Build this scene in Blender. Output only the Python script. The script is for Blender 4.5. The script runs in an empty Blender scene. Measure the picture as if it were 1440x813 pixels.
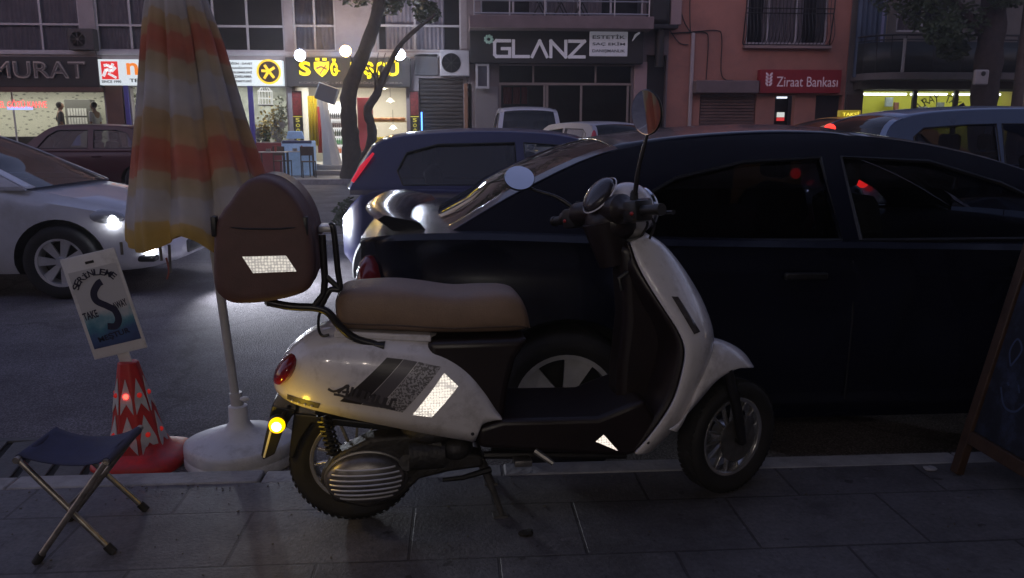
import bpy, bmesh, math, random
from math import sin, cos, tan, radians, pi, sqrt, atan2, exp
from mathutils import Vector, Matrix, geometry
random.seed(7)
SC = bpy.context.scene
COL = SC.collection

# ------------------------------------------------------------------ camera
CAM_H, YAW, PITCH, FPX = 1.30, radians(3.8), radians(11.1), 1120.0
cd = bpy.data.cameras.new('camera'); cam = bpy.data.objects.new('camera', cd); COL.objects.link(cam)
cam.location = (0, 0, CAM_H); cam.rotation_euler = (pi/2-PITCH, 0, -YAW)
cd.sensor_width = 36; cd.lens = 36*FPX/1440; cd.clip_start = .05; cd.clip_end = 400
cd.dof.use_dof = False
SC.camera = cam
# ------------------------------------------------------------------ world, sun, exposure
W = bpy.data.worlds.new('World'); SC.world = W; W.use_nodes = True
nt = W.node_tree; bg = nt.nodes['Background']
sky = nt.nodes.new('ShaderNodeTexSky'); sky.sky_type = 'NISHITA'; sky.sun_disc = False
SUN_EL, SUN_ROT = radians(9.0), radians(200)
sky.sun_elevation = SUN_EL; sky.sun_rotation = SUN_ROT; sky.air_density = 1.0; sky.dust_density = .6; sky.ozone_density = 2.2
tn = nt.nodes.new('ShaderNodeMix'); tn.data_type = 'RGBA'; tn.blend_type = 'MULTIPLY'; tn.inputs[0].default_value = 1; tn.inputs[7].default_value = (1.5, .94, .97, 1)
nt.links.new(sky.outputs[0], tn.inputs[6]); nt.links.new(tn.outputs[2], bg.inputs[0]); bg.inputs[1].default_value = 0.128
sl = bpy.data.lights.new('sun', 'SUN'); sl.energy = .006; sl.angle = radians(12); sl.color = (1, .8, .7)
so = bpy.data.objects.new('sun', sl); COL.objects.link(so)
so.rotation_euler = (pi/2-radians(6), 0, pi-SUN_ROT)
SC.view_settings.view_transform = 'Standard'; SC.view_settings.look = 'None'
SC.view_settings.exposure = 0.9; SC.view_settings.gamma = 1
SC.render.engine = 'CYCLES'
SC.cycles.use_denoising = True; SC.cycles.max_bounces = 7; SC.cycles.diffuse_bounces = 3; SC.cycles.glossy_bounces = 4
SC.cycles.transparent_max_bounces = 14; SC.cycles.sample_clamp_indirect = 3; SC.cycles.use_light_tree = True
SC.cycles.caustics_reflective = False; SC.cycles.caustics_refractive = False

# ------------------------------------------------------------------ projection helpers (photo point -> real place)
_r = Vector((cos(YAW), -sin(YAW), 0)); _f = Vector((sin(YAW)*cos(PITCH), cos(YAW)*cos(PITCH), -sin(PITCH)))
_u = Vector((sin(YAW)*sin(PITCH), cos(YAW)*sin(PITCH), cos(PITCH))); _c = Vector((0, 0, CAM_H))
def ray(px, py): return _r*((px-720)/FPX) + _u*(-(py-406.5)/FPX) + _f
def G(px, py, z=0):
    d = ray(px, py); return _c + d*((z-CAM_H)/d.z)
def Y(px, py, y):
    d = ray(px, py); return _c + d*(y/d.y)

# ------------------------------------------------------------------ materials
def mat(name, col, rough=.6, metal=0, coat=0, emit=None, es=0, noise=0, nscale=8, bump=0, bscale=60, spec=.5, dirt=None, dscale=3):
    m = bpy.data.materials.new(name); m.use_nodes = True; t = m.node_tree; p = t.nodes['Principled BSDF']
    p.inputs['Base Color'].default_value = (*col, 1); p.inputs['Roughness'].default_value = rough
    p.inputs['Metallic'].default_value = metal; p.inputs['Coat Weight'].default_value = coat
    p.inputs['Coat Roughness'].default_value = .06; p.inputs['Specular IOR Level'].default_value = spec
    tc = t.nodes.new('ShaderNodeTexCoord')
    if emit is not None:
        p.inputs['Emission Color'].default_value = (*emit, 1); p.inputs['Emission Strength'].default_value = es
    if noise or dirt:
        n = t.nodes.new('ShaderNodeTexNoise'); n.inputs['Scale'].default_value = nscale; n.inputs['Detail'].default_value = 8
        n.inputs['Roughness'].default_value = .65
        t.links.new(tc.outputs['Object'], n.inputs['Vector'])
        r = t.nodes.new('ShaderNodeValToRGB'); r.color_ramp.elements[0].position = .32; r.color_ramp.elements[1].position = .7
        r.color_ramp.elements[0].color = (*[c*(1-noise) for c in col], 1)
        r.color_ramp.elements[1].color = (*[min(1, c*(1+noise)) for c in col], 1)
        t.links.new(n.outputs[0], r.inputs[0]); out = r.outputs[0]
        if dirt:
            n2 = t.nodes.new('ShaderNodeTexNoise'); n2.inputs['Scale'].default_value = dscale; n2.inputs['Detail'].default_value = 10
            n2.inputs['Roughness'].default_value = .75; t.links.new(tc.outputs['Object'], n2.inputs['Vector'])
            r2 = t.nodes.new('ShaderNodeValToRGB'); r2.color_ramp.elements[0].position = .5; r2.color_ramp.elements[1].position = .72
            r2.color_ramp.elements[0].color = (0, 0, 0, 1); r2.color_ramp.elements[1].color = (.8, .8, .8, 1)
            t.links.new(n2.outputs[0], r2.inputs[0])
            mx = t.nodes.new('ShaderNodeMix'); mx.data_type = 'RGBA'; t.links.new(r2.outputs[0], mx.inputs[0])
            t.links.new(out, mx.inputs[6]); mx.inputs[7].default_value = (*dirt, 1); out = mx.outputs[2]
        t.links.new(out, p.inputs['Base Color'])
        rr = t.nodes.new('ShaderNodeMapRange'); rr.inputs[3].default_value = rough*.85; rr.inputs[4].default_value = min(1, rough*1.2)
        t.links.new(n.outputs[0], rr.inputs[0]); t.links.new(rr.outputs[0], p.inputs['Roughness'])
    if bump:
        b = t.nodes.new('ShaderNodeBump'); b.inputs['Strength'].default_value = bump; b.inputs['Distance'].default_value = .01
        n = t.nodes.new('ShaderNodeTexNoise'); n.inputs['Scale'].default_value = bscale; n.inputs['Detail'].default_value = 5
        t.links.new(tc.outputs['Object'], n.inputs['Vector']); t.links.new(n.outputs[0], b.inputs['Height'])
        t.links.new(b.outputs[0], p.inputs['Normal'])
    return m
def glass(name, tint, rough=.02, refl=.9):
    m = bpy.data.materials.new(name); m.use_nodes = True; t = m.node_tree; t.nodes.clear()
    o = t.nodes.new('ShaderNodeOutputMaterial'); mx = t.nodes.new('ShaderNodeMixShader')
    tr = t.nodes.new('ShaderNodeBsdfTransparent'); tr.inputs[0].default_value = (*tint, 1)
    gl = t.nodes.new('ShaderNodeBsdfGlossy'); gl.inputs['Roughness'].default_value = rough; gl.inputs[0].default_value = (refl, refl, refl, 1)
    fr = t.nodes.new('ShaderNodeFresnel'); fr.inputs[0].default_value = 1.5
    t.links.new(fr.outputs[0], mx.inputs[0]); t.links.new(tr.outputs[0], mx.inputs[1]); t.links.new(gl.outputs[0], mx.inputs[2])
    t.links.new(mx.outputs[0], o.inputs[0]); return m
def emis(name, col, s): return mat(name, tuple(c*.5 for c in col), .5, emit=col, es=s)

M = dict(
 white=mat('scooter_white_paint', (.70, .67, .69), .24, coat=.6, noise=.05, nscale=5, dirt=(.36, .33, .32), dscale=9),
 brown=mat('scooter_brown_plastic', (.014, .008, .0075), .38, noise=.15, nscale=10),
 brown_case=mat('case_brown', (.105, .052, .046), .5, noise=.15, nscale=14, bump=.25, bscale=400),
 tan=mat('seat_leather', (.25, .165, .115), .5, noise=.15, nscale=12, bump=.3, bscale=250),
 black=mat('black_plastic', (.012, .012, .013), .4, noise=.2, nscale=20),
 tube=mat('black_painted_tube', (.015, .014, .016), .3, noise=.2, nscale=30),
 rubber=mat('tyre_rubber', (.018, .017, .018), .75, noise=.25, nscale=18, bump=.2, bscale=80),
 alloy=mat('alloy', (.60, .59, .60), .35, metal=.35, noise=.15, nscale=10),
 chrome=mat('chrome', (.6, .6, .62), .12, metal=1),
 dull=mat('dull_metal', (.22, .21, .2), .45, metal=.8, noise=.3, nscale=20),
 redlens=mat('red_lens', (.22, .01, .015), .12, coat=.6),
 headlens=mat('clear_lens', (.35, .36, .38), .08, coat=.8),
 amber=emis('amber_lit', (1, .55, .0), 1.0),
 amberhot=emis('amber_core', (1, .85, .25), 4),
 mirror=mat('mirror_glass', (.8, .82, .86), .03, metal=1),
 carblack=mat('black_car_paint', (.004, .005, .014), .22, coat=.25, spec=.35, noise=.1, nscale=3),
 carblue=mat('blue_car_paint', (.016, .018, .095), .3, coat=.4, noise=.08, nscale=3),
 carwhite=mat('white_car_paint', (.62, .62, .66), .25, coat=.6, noise=.04, nscale=3, dirt=(.45, .44, .44), dscale=2),
 carsilver=mat('silver_blue_paint', (.20, .26, .38), .28, metal=.25, coat=.6, noise=.05, nscale=3),
 carred=mat('old_red_paint', (.055, .008, .013), .35, coat=.3, noise=.15, nscale=4),
 cargrey=mat('pale_grey_paint', (.4, .41, .45), .3, coat=.5, noise=.05, nscale=3),
 taxi=mat('taxi_orange_paint', (.75, .33, .03), .3, coat=.5, noise=.05, nscale=3),
 tint=glass('tinted_glass', (.10, .10, .12)), tint2=glass('rear_tinted_glass', (.035, .035, .045)), clear=glass('car_glass', (.55, .58, .58)),
 window=glass('shop_glass', (.92, .93, .92)),
 interior=mat('car_interior', (.02, .02, .022), .8, noise=.3, nscale=9),
 cladding=mat('grey_cladding', (.12, .12, .125), .6, noise=.2, nscale=12),
 kerb=mat('kerb_stone', (.30, .29, .29), .8, noise=.25, nscale=6, bump=.5, bscale=50, dirt=(.13, .12, .12), dscale=4),
 skin=mat('skin', (.32, .18, .12), .55), hair=mat('dark_hair', (.012, .01, .01), .6, bump=.5, bscale=90),
 shirtw=mat('white_shirt', (.6, .6, .62), .8), shirtd=mat('dark_top', (.05, .05, .06), .8), trouser=mat('dark_trousers', (.03, .035, .06), .8),
 wood=mat('brown_wood', (.06, .032, .02), .6, noise=.35, nscale=10, bump=.3, bscale=60),
 bark=mat('bark', (.042, .031, .028), .9, noise=.4, nscale=7, bump=1, bscale=14),
 leaf=mat('leaf', (.045, .07, .03), .6, noise=.4, nscale=.8),
 navy=mat('navy_canvas', (.04, .044, .095), .8, noise=.2, nscale=20, bump=.4, bscale=350),
 conered=mat('cone_red', (.50, .022, .022), .45, noise=.18, nscale=14, dirt=(.2, .04, .04), dscale=10),
 conewhite=mat('cone_white', (.5, .5, .5), .5, noise=.12, nscale=20),
 basew=mat('white_plastic_base', (.68, .67, .68), .5, noise=.07, nscale=8, dirt=(.33, .31, .3), dscale=7),
 polew=mat('white_pole_paint', (.48, .47, .47), .4, noise=.15, nscale=14),
)
ledred = emis('red_led', (1, .03, .02), 5); leddim = emis('dim_red_led', (.9, .03, .02), .12)

def retro(name, col, scale):
    """glass bead tape: throws light straight back where it came from"""
    m = bpy.data.materials.new(name); m.use_nodes = True; t = m.node_tree; t.nodes.clear()
    o = t.nodes.new('ShaderNodeOutputMaterial'); ad = t.nodes.new('ShaderNodeMixShader'); ad.inputs[0].default_value = .85
    d = t.nodes.new('ShaderNodeBsdfDiffuse'); d.inputs[0].default_value = (.6, .6, .6, 1)
    g = t.nodes.new('ShaderNodeBsdfGlossy'); g.inputs['Roughness'].default_value = .3
    ge = t.nodes.new('ShaderNodeNewGeometry'); t.links.new(ge.outputs['Incoming'], g.inputs['Normal'])
    tc = t.nodes.new('ShaderNodeTexCoord'); v = t.nodes.new('ShaderNodeTexVoronoi'); v.inputs['Scale'].default_value = scale
    v.inputs['Randomness'].default_value = .25
    t.links.new(tc.outputs['Object'], v.inputs['Vector'])
    r = t.nodes.new('ShaderNodeValToRGB'); r.color_ramp.elements[0].color = (*col, 1); r.color_ramp.elements[1].color = (.5, .5, .5, 1)
    r.color_ramp.elements[0].position = .42; r.color_ramp.elements[1].position = .62
    t.links.new(v.outputs['Distance'], r.inputs[0]); t.links.new(r.outputs[0], g.inputs[0])
    t.links.new(d.outputs[0], ad.inputs[1]); t.links.new(g.outputs[0], ad.inputs[2]); t.links.new(ad.outputs[0], o.inputs[0]); return m
M['retro'] = retro('reflective_tape', (.95, .95, .9), 110)

# ------------------------------------------------------------------ mesh builder
def newobj(name, me, m, parent=None):
    o = bpy.data.objects.new(name, me); COL.objects.link(o)
    if m is not None:
        for mm in (m if isinstance(m, (list, tuple)) else [m]): me.materials.append(mm)
    if parent is not None: o.parent = parent
    return o
class MB:
    def __init__(s): s.bm = bmesh.new()
    def face(s, vs, mi=0):
        try:
            f = s.bm.faces.new(vs); f.material_index = mi; return f
        except ValueError: return None
    def v(s, p): return s.bm.verts.new(p)
    def box(s, lo, hi, M4=None, bev=0):
        x0, y0, z0 = lo; x1, y1, z1 = hi
        vs = [s.v(p) for p in ((x0,y0,z0),(x1,y0,z0),(x1,y1,z0),(x0,y1,z0),(x0,y0,z1),(x1,y0,z1),(x1,y1,z1),(x0,y1,z1))]
        fs = [s.face([vs[i] for i in q]) for q in ((0,3,2,1),(4,5,6,7),(0,1,5,4),(1,2,6,5),(2,3,7,6),(3,0,4,7))]
        if bev:
            es = list({e for f in fs for e in f.edges})
            r = bmesh.ops.bevel(s.bm, geom=es, offset=bev, segments=2, affect='EDGES', profile=.5)
            vs = list({v for f in r['faces'] for v in f.verts} | {v for v in vs if v.is_valid})
        if M4: bmesh.ops.transform(s.bm, matrix=M4, verts=[v for v in vs if v.is_valid])
        return s
    def tube(s, pts, r, n=8, cap=True):
        pts = [Vector(p) for p in pts]; rs = r if isinstance(r, (list, tuple)) else [r]*len(pts)
        rings = []; up = None
        for i, p in enumerate(pts):
            a = pts[max(0, i-1)]; b = pts[min(len(pts)-1, i+1)]; t = (b-a).normalized()
            if up is None: up = t.orthogonal().normalized()
            else:
                up = (up - t*up.dot(t)); up = up.normalized() if up.length > 1e-6 else t.orthogonal().normalized()
            w = t.cross(up)
            rings.append([s.v(p + (up*cos(2*pi*k/n)+w*sin(2*pi*k/n))*rs[i]) for k in range(n)])
        s._rings(rings, cap); return s
    def _rings(s, rings, cap=True, closed=True, mi=0):
        n = len(rings[0])
        for a, b in zip(rings, rings[1:]):
            for k in range(n if closed else n-1):
                s.face([a[k], a[(k+1) % n], b[(k+1) % n], b[k]], mi)
        if cap: s.face(rings[0][::-1], mi); s.face(rings[-1], mi)
    def loft(s, rings, cap=True, closed=True, mi=0):
        s._rings([[s.v(p) for p in r] for r in rings], cap, closed, mi); return s
    def lathe(s, prof, n=32, c=(0, 0, 0), axis='Z', cap=True):
        c = Vector(c); rings = []
        for (r, h) in prof:
            ring = []
            for k in range(n):
                a = 2*pi*k/n
                p = {'Z': (r*cos(a), r*sin(a), h), 'Y': (r*sin(a), h, r*cos(a)), 'X': (h, r*cos(a), r*sin(a))}[axis]
                ring.append(s.v(c+Vector(p)))
            rings.append(ring)
        s._rings(rings, cap); return s
    def prism(s, poly, y0, y1, plane='XZ'):
        def P(a, b, h): return {'XZ': (a, h, b), 'XY': (a, b, h), 'YZ': (h, a, b)}[plane]
        A = [s.v(P(a, b, y0)) for a, b in poly]; B = [s.v(P(a, b, y1)) for a, b in poly]
        n = len(poly); s.face(A); s.face(B[::-1])
        for i in range(n): s.face([A[i], B[i], B[(i+1) % n], A[(i+1) % n]])
        return s
    def ball(s, c, r, n=16, M4=None):
        r = r if isinstance(r, (tuple, list)) else (r, r, r)
        T = Matrix.Translation(Vector(c)) @ (M4 or Matrix.Identity(4)) @ Matrix.Diagonal((*r, 1))
        bmesh.ops.create_uvsphere(s.bm, u_segments=n, v_segments=max(6, n//2), radius=1, matrix=T); return s
    def quad(s, a, b, c, d): s.face([s.v(a), s.v(b), s.v(c), s.v(d)]); return s
    def build(s, name, m, parent=None, smooth=True, bevel=0, seg=2, sub=0, angle=40, solid=0):
        bmesh.ops.recalc_face_normals(s.bm, faces=s.bm.faces)
        me = bpy.data.meshes.new(name); s.bm.to_mesh(me); s.bm.free()
        o = newobj(name, me, m, parent)
        if solid:
            md = o.modifiers.new('solid', 'SOLIDIFY'); md.thickness = solid; md.offset = 0
        if bevel:
            md = o.modifiers.new('bevel', 'BEVEL'); md.width = bevel; md.segments = seg; md.limit_method = 'ANGLE'; md.angle_limit = radians(35)
        if sub:
            md = o.modifiers.new('sub', 'SUBSURF'); md.levels = sub; md.render_levels = sub
        if smooth:
            me.shade_smooth()
            try: me.set_sharp_from_angle(angle=radians(angle))
            except Exception: pass
        return o
def cr(pts, n=6, closed=False):
    """Catmull-Rom through points"""
    P = [Vector(p) for p in pts]; out = []; N = len(P)
    for i in range(N if closed else N-1):
        g = (lambda k: P[k % N]) if closed else (lambda k: P[min(max(k, 0), N-1)])
        a, b, c, d = g(i-1), g(i), g(i+1), g(i+2)
        for k in range(n):
            t = k/n
            out.append(.5*((2*b)+(c-a)*t+(2*a-5*b+4*c-d)*t*t+(3*b-a-3*c+d)*t**3))
    if not closed: out.append(P[-1])
    return out
def interp(tab, x):
    if x <= tab[0][0]: return tab[0][1]
    for (a, va), (b, vb) in zip(tab, tab[1:]):
        if x <= b: return va+(vb-va)*(x-a)/(b-a)
    return tab[-1][1]
def tag(o, label=None, cat=None, group=None, kind=None):
    if label: o['label'] = label
    if cat: o['category'] = cat
    if group: o['group'] = group
    if kind: o['kind'] = kind
    return o
def empty(name, loc=(0, 0, 0), rz=0, label=None, cat=None, group=None):
    o = bpy.data.objects.new(name, None); COL.objects.link(o); o.location = loc; o.rotation_euler = (0, 0, rz); o.empty_display_size = .1
    return tag(o, label, cat, group)
def copy_tree(o, parent=None):
    c = o.copy(); COL.objects.link(c); c.parent = parent
    for ch in [x for x in COL.objects if x.parent == o]: copy_tree(ch, c)
    return c
def text(name, s, m, parent, cx, cz, w, h, y, extr=.01, plane=None, bold=0, rot=0):
    """lettering fitted into w x h, centred at (cx, cz), standing in the plane y, facing -y"""
    cu = bpy.data.curves.new('t', 'FONT'); cu.body = s; cu.size = 1; cu.extrude = .02; cu.offset = bold; cu.resolution_u = 3
    ob = bpy.data.objects.new('t', cu); COL.objects.link(ob)
    dg = bpy.context.evaluated_depsgraph_get(); me = bpy.data.meshes.new_from_object(ob.evaluated_get(dg))
    bpy.data.objects.remove(ob); bpy.data.curves.remove(cu)
    xs = [v.co.x for v in me.vertices]; ys = [v.co.y for v in me.vertices]
    if not xs: return None
    x0, x1, y0, y1 = min(xs), max(xs), min(ys), max(ys)
    for v in me.vertices:
        a = (v.co.x-(x0+x1)/2)/(x1-x0)*w; b = (v.co.y-(y0+y1)/2)/(y1-y0)*h
        a, b = a*cos(rot)-b*sin(rot), a*sin(rot)+b*cos(rot)
        d = y - (extr if v.co.z > 0 else 0)
        v.co = (cx+a, d, cz+b)
    me.materials.clear()
    return newobj(name, me, m, parent)

# ================================================================== SETTING: ground
def ground_mat(name, base, kind):
    m = bpy.data.materials.new(name); m.use_nodes = True; t = m.node_tree; p = t.nodes['Principled BSDF']; L = t.links
    tc = t.nodes.new('ShaderNodeTexCoord')
    def noise(sc, det=6, ro=.6):
        n = t.nodes.new('ShaderNodeTexNoise'); n.inputs['Scale'].default_value = sc; n.inputs['Detail'].default_value = det; n.inputs['Roughness'].default_value = ro
        L.new(tc.outputs['Object'], n.inputs['Vector']); return n.outputs[0]
    def ramp(src, a, b, ca, cb):
        r = t.nodes.new('ShaderNodeValToRGB'); r.color_ramp.elements[0].position = a; r.color_ramp.elements[1].position = b
        r.color_ramp.elements[0].color = (*ca, 1); r.color_ramp.elements[1].color = (*cb, 1); L.new(src, r.inputs[0]); return r.outputs[0]
    def mul(a, b, f=1):
        x = t.nodes.new('ShaderNodeMix'); x.data_type = 'RGBA'; x.blend_type = 'MULTIPLY'; x.inputs[0].default_value = f
        L.new(a, x.inputs[6]); L.new(b, x.inputs[7]); return x.outputs[2]
    c = ramp(noise(1.1, 8), .3, .72, tuple(v*.72 for v in base), tuple(v*1.2 for v in base))
    c = mul(c, ramp(noise(60, 4), .3, .7, (.72, .72, .74), (1.15, 1.15, 1.15)))
    b = t.nodes.new('ShaderNodeBump'); b.inputs['Distance'].default_value = .006
    if kind == 'pave':
        mp = t.nodes.new('ShaderNodeMapping'); mp.inputs['Location'].default_value = (.17, .245, 0)
        L.new(tc.outputs['Object'], mp.inputs[0])
        br = t.nodes.new('ShaderNodeTexBrick'); br.inputs['Scale'].default_value = 1; br.offset = 0.5
        br.inputs['Brick Width'].default_value = .56; br.inputs['Row Height'].default_value = .36; br.inputs['Mortar Size'].default_value = .006
        br.inputs['Mortar Smooth'].default_value = .35
        br.inputs['Color1'].default_value = (1, 1, 1, 1); br.inputs['Color2'].default_value = (.78, .78, .8, 1); br.inputs['Mortar'].default_value = (.48, .46, .46, 1)
        L.new(mp.outputs[0], br.inputs['Vector']); c = mul(c, br.outputs[0])
        c = mul(c, ramp(noise(3.3, 10, .8), .36, .5, (.6, .58, .58), (1, 1, 1)))
        sp = ramp(noise(14, 3, .5), .68, .71, (1, 1, 1), (.45, .43, .42)); c = mul(c, sp); c = mul(c, ramp(noise(.9, 12, .85), .40, .62, (.62, .60, .60), (1.15, 1.15, 1.15))); c = mul(c, ramp(noise(23, 2, .4), .24, .27, (1.5, 1.5, 1.5), (1, 1, 1)))
        inv = t.nodes.new('ShaderNodeMath'); inv.operation = 'MULTIPLY_ADD'; inv.inputs[1].default_value = -1.2
        L.new(br.outputs['Fac'], inv.inputs[0]); L.new(noise(90, 4), inv.inputs[2]); L.new(inv.outputs[0], b.inputs['Height'])
        b.inputs['Strength'].default_value = .5; p.inputs['Roughness'].default_value = .6
    else:
        c = mul(c, ramp(noise(.35, 6, .7), .42, .6, (.85, .85, .85), (1, 1, 1))); c = mul(c, ramp(noise(2.2, 10, .8), .38, .6, (.88, .87, .87), (1.12, 1.12, 1.14))); c = mul(c, ramp(noise(180, 2, .5), .35, .65, (.7, .7, .7), (1.35, 1.35, 1.35)))
        v = t.nodes.new('ShaderNodeTexVoronoi'); v.inputs['Scale'].default_value = 95; L.new(tc.outputs['Object'], v.inputs['Vector'])
        c = mul(c, ramp(v.outputs['Distance'], .1, .6, (1.35, 1.35, 1.35), (.65, .65, .65)))
        cv = t.nodes.new('ShaderNodeTexVoronoi'); cv.feature = 'DISTANCE_TO_EDGE'; cv.inputs['Scale'].default_value = .55
        dn = t.nodes.new('ShaderNodeTexNoise'); dn.inputs['Scale'].default_value = 3; dn.inputs['Detail'].default_value = 6
        L.new(tc.outputs['Object'], dn.inputs['Vector'])
        ad = t.nodes.new('ShaderNodeMixRGB'); ad.inputs[0].default_value = .25; L.new(tc.outputs['Object'], ad.inputs[1]); L.new(dn.outputs['Color'], ad.inputs[2])
        L.new(ad.outputs[0], cv.inputs['Vector']); c = mul(c, ramp(cv.outputs['Distance'], .003, .010, (.7, .7, .7), (1, 1, 1)))
        L.new(v.outputs['Distance'], b.inputs['Height']); b.inputs['Strength'].default_value = .6; b.inputs['Distance'].default_value = .006
        p.inputs['Roughness'].default_value = .88; p.inputs['Specular IOR Level'].default_value = .25
    L.new(c, p.inputs['Base Color']); L.new(b.outputs[0], p.inputs['Normal']); return m
M['asphalt'] = ground_mat('asphalt', (.175, .158, .168), 'asphalt')
M['pave'] = ground_mat('pavers', (.15, .145, .155), 'pave')
M['pave2'] = ground_mat('far_pavers', (.26, .25, .25), 'pave')
KY0, KY1 = 2.875, 2.99
RZ = -.12
FY = 26.0   # far shop fronts
FK = 22.6   # far kerb
def struct(o): o['kind'] = 'structure'; return o
struct(MB().quad((-120, -90, RZ), (120, -90, RZ), (120, 140, RZ), (-120, 140, RZ)).build('road', M['asphalt'], smooth=False))
struct(MB().box((-60, -5.6, RZ-.3), (60, KY0, 0)).build('pavement', M['pave'], smooth=False))
kb = MB(); x = -20.3
while x < 20:
    kb.box((x+.004, KY0+.003, RZ-.2), (x+.93-.004, KY1, random.uniform(-.002, .004))); x += .93
struct(kb.build('kerb', M['kerb'], bevel=.008))
struct(MB().box((-60, FK+.15, RZ-.3), (60, FY+8, .03)).build('far_pavement', M['pave2'], smooth=False))
struct(MB().box((-60, FK, RZ-.3), (60, FK+.145, .035)).build('far_kerb', M['kerb'], bevel=.01))
# median strip
struct(MB().box((-30, 10.35, RZ-.2), (30, 11.0, RZ+.06)).build('median_strip', M['kerb'], bevel=.02))
# drain grate in the gutter
g0 = empty('drain_grate', (-2.35, 3.33, RZ+.006), 0, 'dark slotted drain cover in the gutter beside the folding stool', 'drain cover')
MB().box((-.75, -.32, -.003), (1.0, .32, 0)).build('pit_shade', mat('pit_dark', (.006, .006, .006), .9), g0, smooth=False)  # flat dark sheet, the shade below the grate bars is its colour
gb = MB()
for k in range(-6, 7):
    T = Matrix.Translation((k*.14+.12, 0, 0)) @ Matrix.Rotation(radians(12), 4, 'Z')
    gb.box((-.052, -.30, .0), (.052, .30, .014), T)
gb.box((-.75, -.335, 0), (1.0, -.30, .015)).box((-.75, .30, 0), (1.0, .335, .015))
gb.build('grate_bars', mat('cast_slab', (.09, .088, .09), .8, noise=.3, nscale=10, bump=.5, bscale=60), g0, bevel=.004)

# ================================================================== FACADE
def wall_mb(x0, x1, z0, z1, holes, y, depth=.25):
    """flat wall with rectangular openings and reveals"""
    xs = sorted({x0, x1, *[h[0] for h in holes], *[h[1] for h in holes]}); zs = sorted({z0, z1, *[h[2] for h in holes], *[h[3] for h in holes]})
    xs = [v for v in xs if x0 <= v <= x1]; zs = [v for v in zs if z0 <= v <= z1]
    mb = MB(); V = {}
    def vv(a, b):
        if (a, b) not in V: V[a, b] = mb.v((a, y, b))
        return V[a, b]
    for a, b in zip(xs, xs[1:]):
        for c, d in zip(zs, zs[1:]):
            mx, mz = (a+b)/2, (c+d)/2
            if any(h[0] < mx < h[1] and h[2] < mz < h[3] for h in holes): continue
            mb.face([vv(a, c), vv(b, c), vv(b, d), vv(a, d)])
    for h in holes:
        a, b, c, d = h[:4]
        for p, q in (((a, c), (b, c)), ((b, c), (b, d)), ((b, d), (a, d)), ((a, d), (a, c))):
            mb.quad((p[0], y, p[1]), (q[0], y, q[1]), (q[0], y+depth, q[1]), (p[0], y+depth, p[1]))
    return mb
def FR(x0, y0, x1, y1, y=FY):
    """photo rectangle -> world rectangle on the facade plane (x0,x1,z0,z1)"""
    cy = (y0+y1)/2; return (Y(x0, cy, y).x, Y(x1, cy, y).x, Y((x0+x1)/2, y1, y).z, Y((x0+x1)/2, y0, y).z)
def FX(px, py=100, y=FY): return Y(px, py, y).x
def FZ(py, y=FY, px=720): return Y(px, py, y).z
wallL = mat('plaster_beige', (.30, .27, .28), .85, noise=.12, nscale=1.2, dirt=(.18, .16, .16), dscale=.7, bump=.3, bscale=20)
wallG = mat('plaster_mauve', (.17, .14, .145), .85, noise=.14, nscale=1.0, dirt=(.12, .1, .1), dscale=.8, bump=.3, bscale=20)
wallP = mat('plaster_salmon', (.40, .185, .14), .85, noise=.12, nscale=.8, dirt=(.25, .13, .11), dscale=.6, bump=.3, bscale=20)
wallR = mat('plaster_grey', (.13, .12, .11), .85, noise=.2, nscale=1, dirt=(.07, .065, .06), dscale=.8)
frw = mat('white_pvc', (.42, .41, .43), .5, noise=.1, nscale=3)
darkgl = mat('dark_room', (.03, .03, .036), .12, coat=.3, noise=.4, nscale=1.3)
curtain = mat('net_curtain', (.42, .40, .45), .9, noise=.15, nscale=3)
blk = mat('sign_black', (.016, .015, .016), .6, noise=.2, nscale=4)
brownp = mat('brown_facia', (.11, .05, .035), .6, noise=.2, nscale=3)

def window(parent, r, cols, rows=(), curt=True, y=FY, name='window', fm=None):
    """PVC window: frame mesh + pane + curtain child"""
    x0, x1, z0, z1 = r; t = .055; fm = fm or frw
    f = MB(); f.box((x0, y+.06, z0), (x0+t, y+.14, z1)).box((x1-t, y+.06, z0), (x1, y+.14, z1))
    f.box((x0+t, y+.061, z0), (x1-t, y+.139, z0+t)).box((x0+t, y+.061, z1-t), (x1-t, y+.139, z1))
    for c in cols:
        xx = x0+(x1-x0)*c; f.box((xx-t*.6, y+.064, z0+t), (xx+t*.6, y+.136, z1-t))
    for rr in rows:
        zz = z0+(z1-z0)*rr; f.box((x0+t, y+.067, zz-t*.6), (x1-t, y+.133, zz+t*.6))
    fo = f.build(name, fm, parent, bevel=.006)
    MB().quad((x0+t, y+.1, z0+t), (x1-t, y+.1, z0+t), (x1-t, y+.1, z1-t), (x0+t, y+.1, z1-t)).build('pane', glass('wg', (.7, .7, .72)), fo, smooth=False)
    MB().box((x0, y+.9, z0-.1), (x1, y+.92, z1+.1)).build('room_backdrop', darkgl, fo, smooth=False)
    if curt:
        cb = MB(); n = int((x1-x0)/.035); pts = []
        a0, a1 = (x0, x1) if curt is True else (x0+(x1-x0)*curt[0], x0+(x1-x0)*curt[1])
        n = max(8, int((a1-a0)/.035))
        for k in range(n+1):
            xx = a0+(a1-a0)*k/n; pts.append((xx, y+.2+.018*sin(k*1.7)+.01*sin(k*.61)))
        cb.loft([[(p[0], p[1], z) for p in pts] for z in (z0, z1)], cap=False, closed=False)
        cb.build('curtain', curtain, fo)
    return fo

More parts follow.
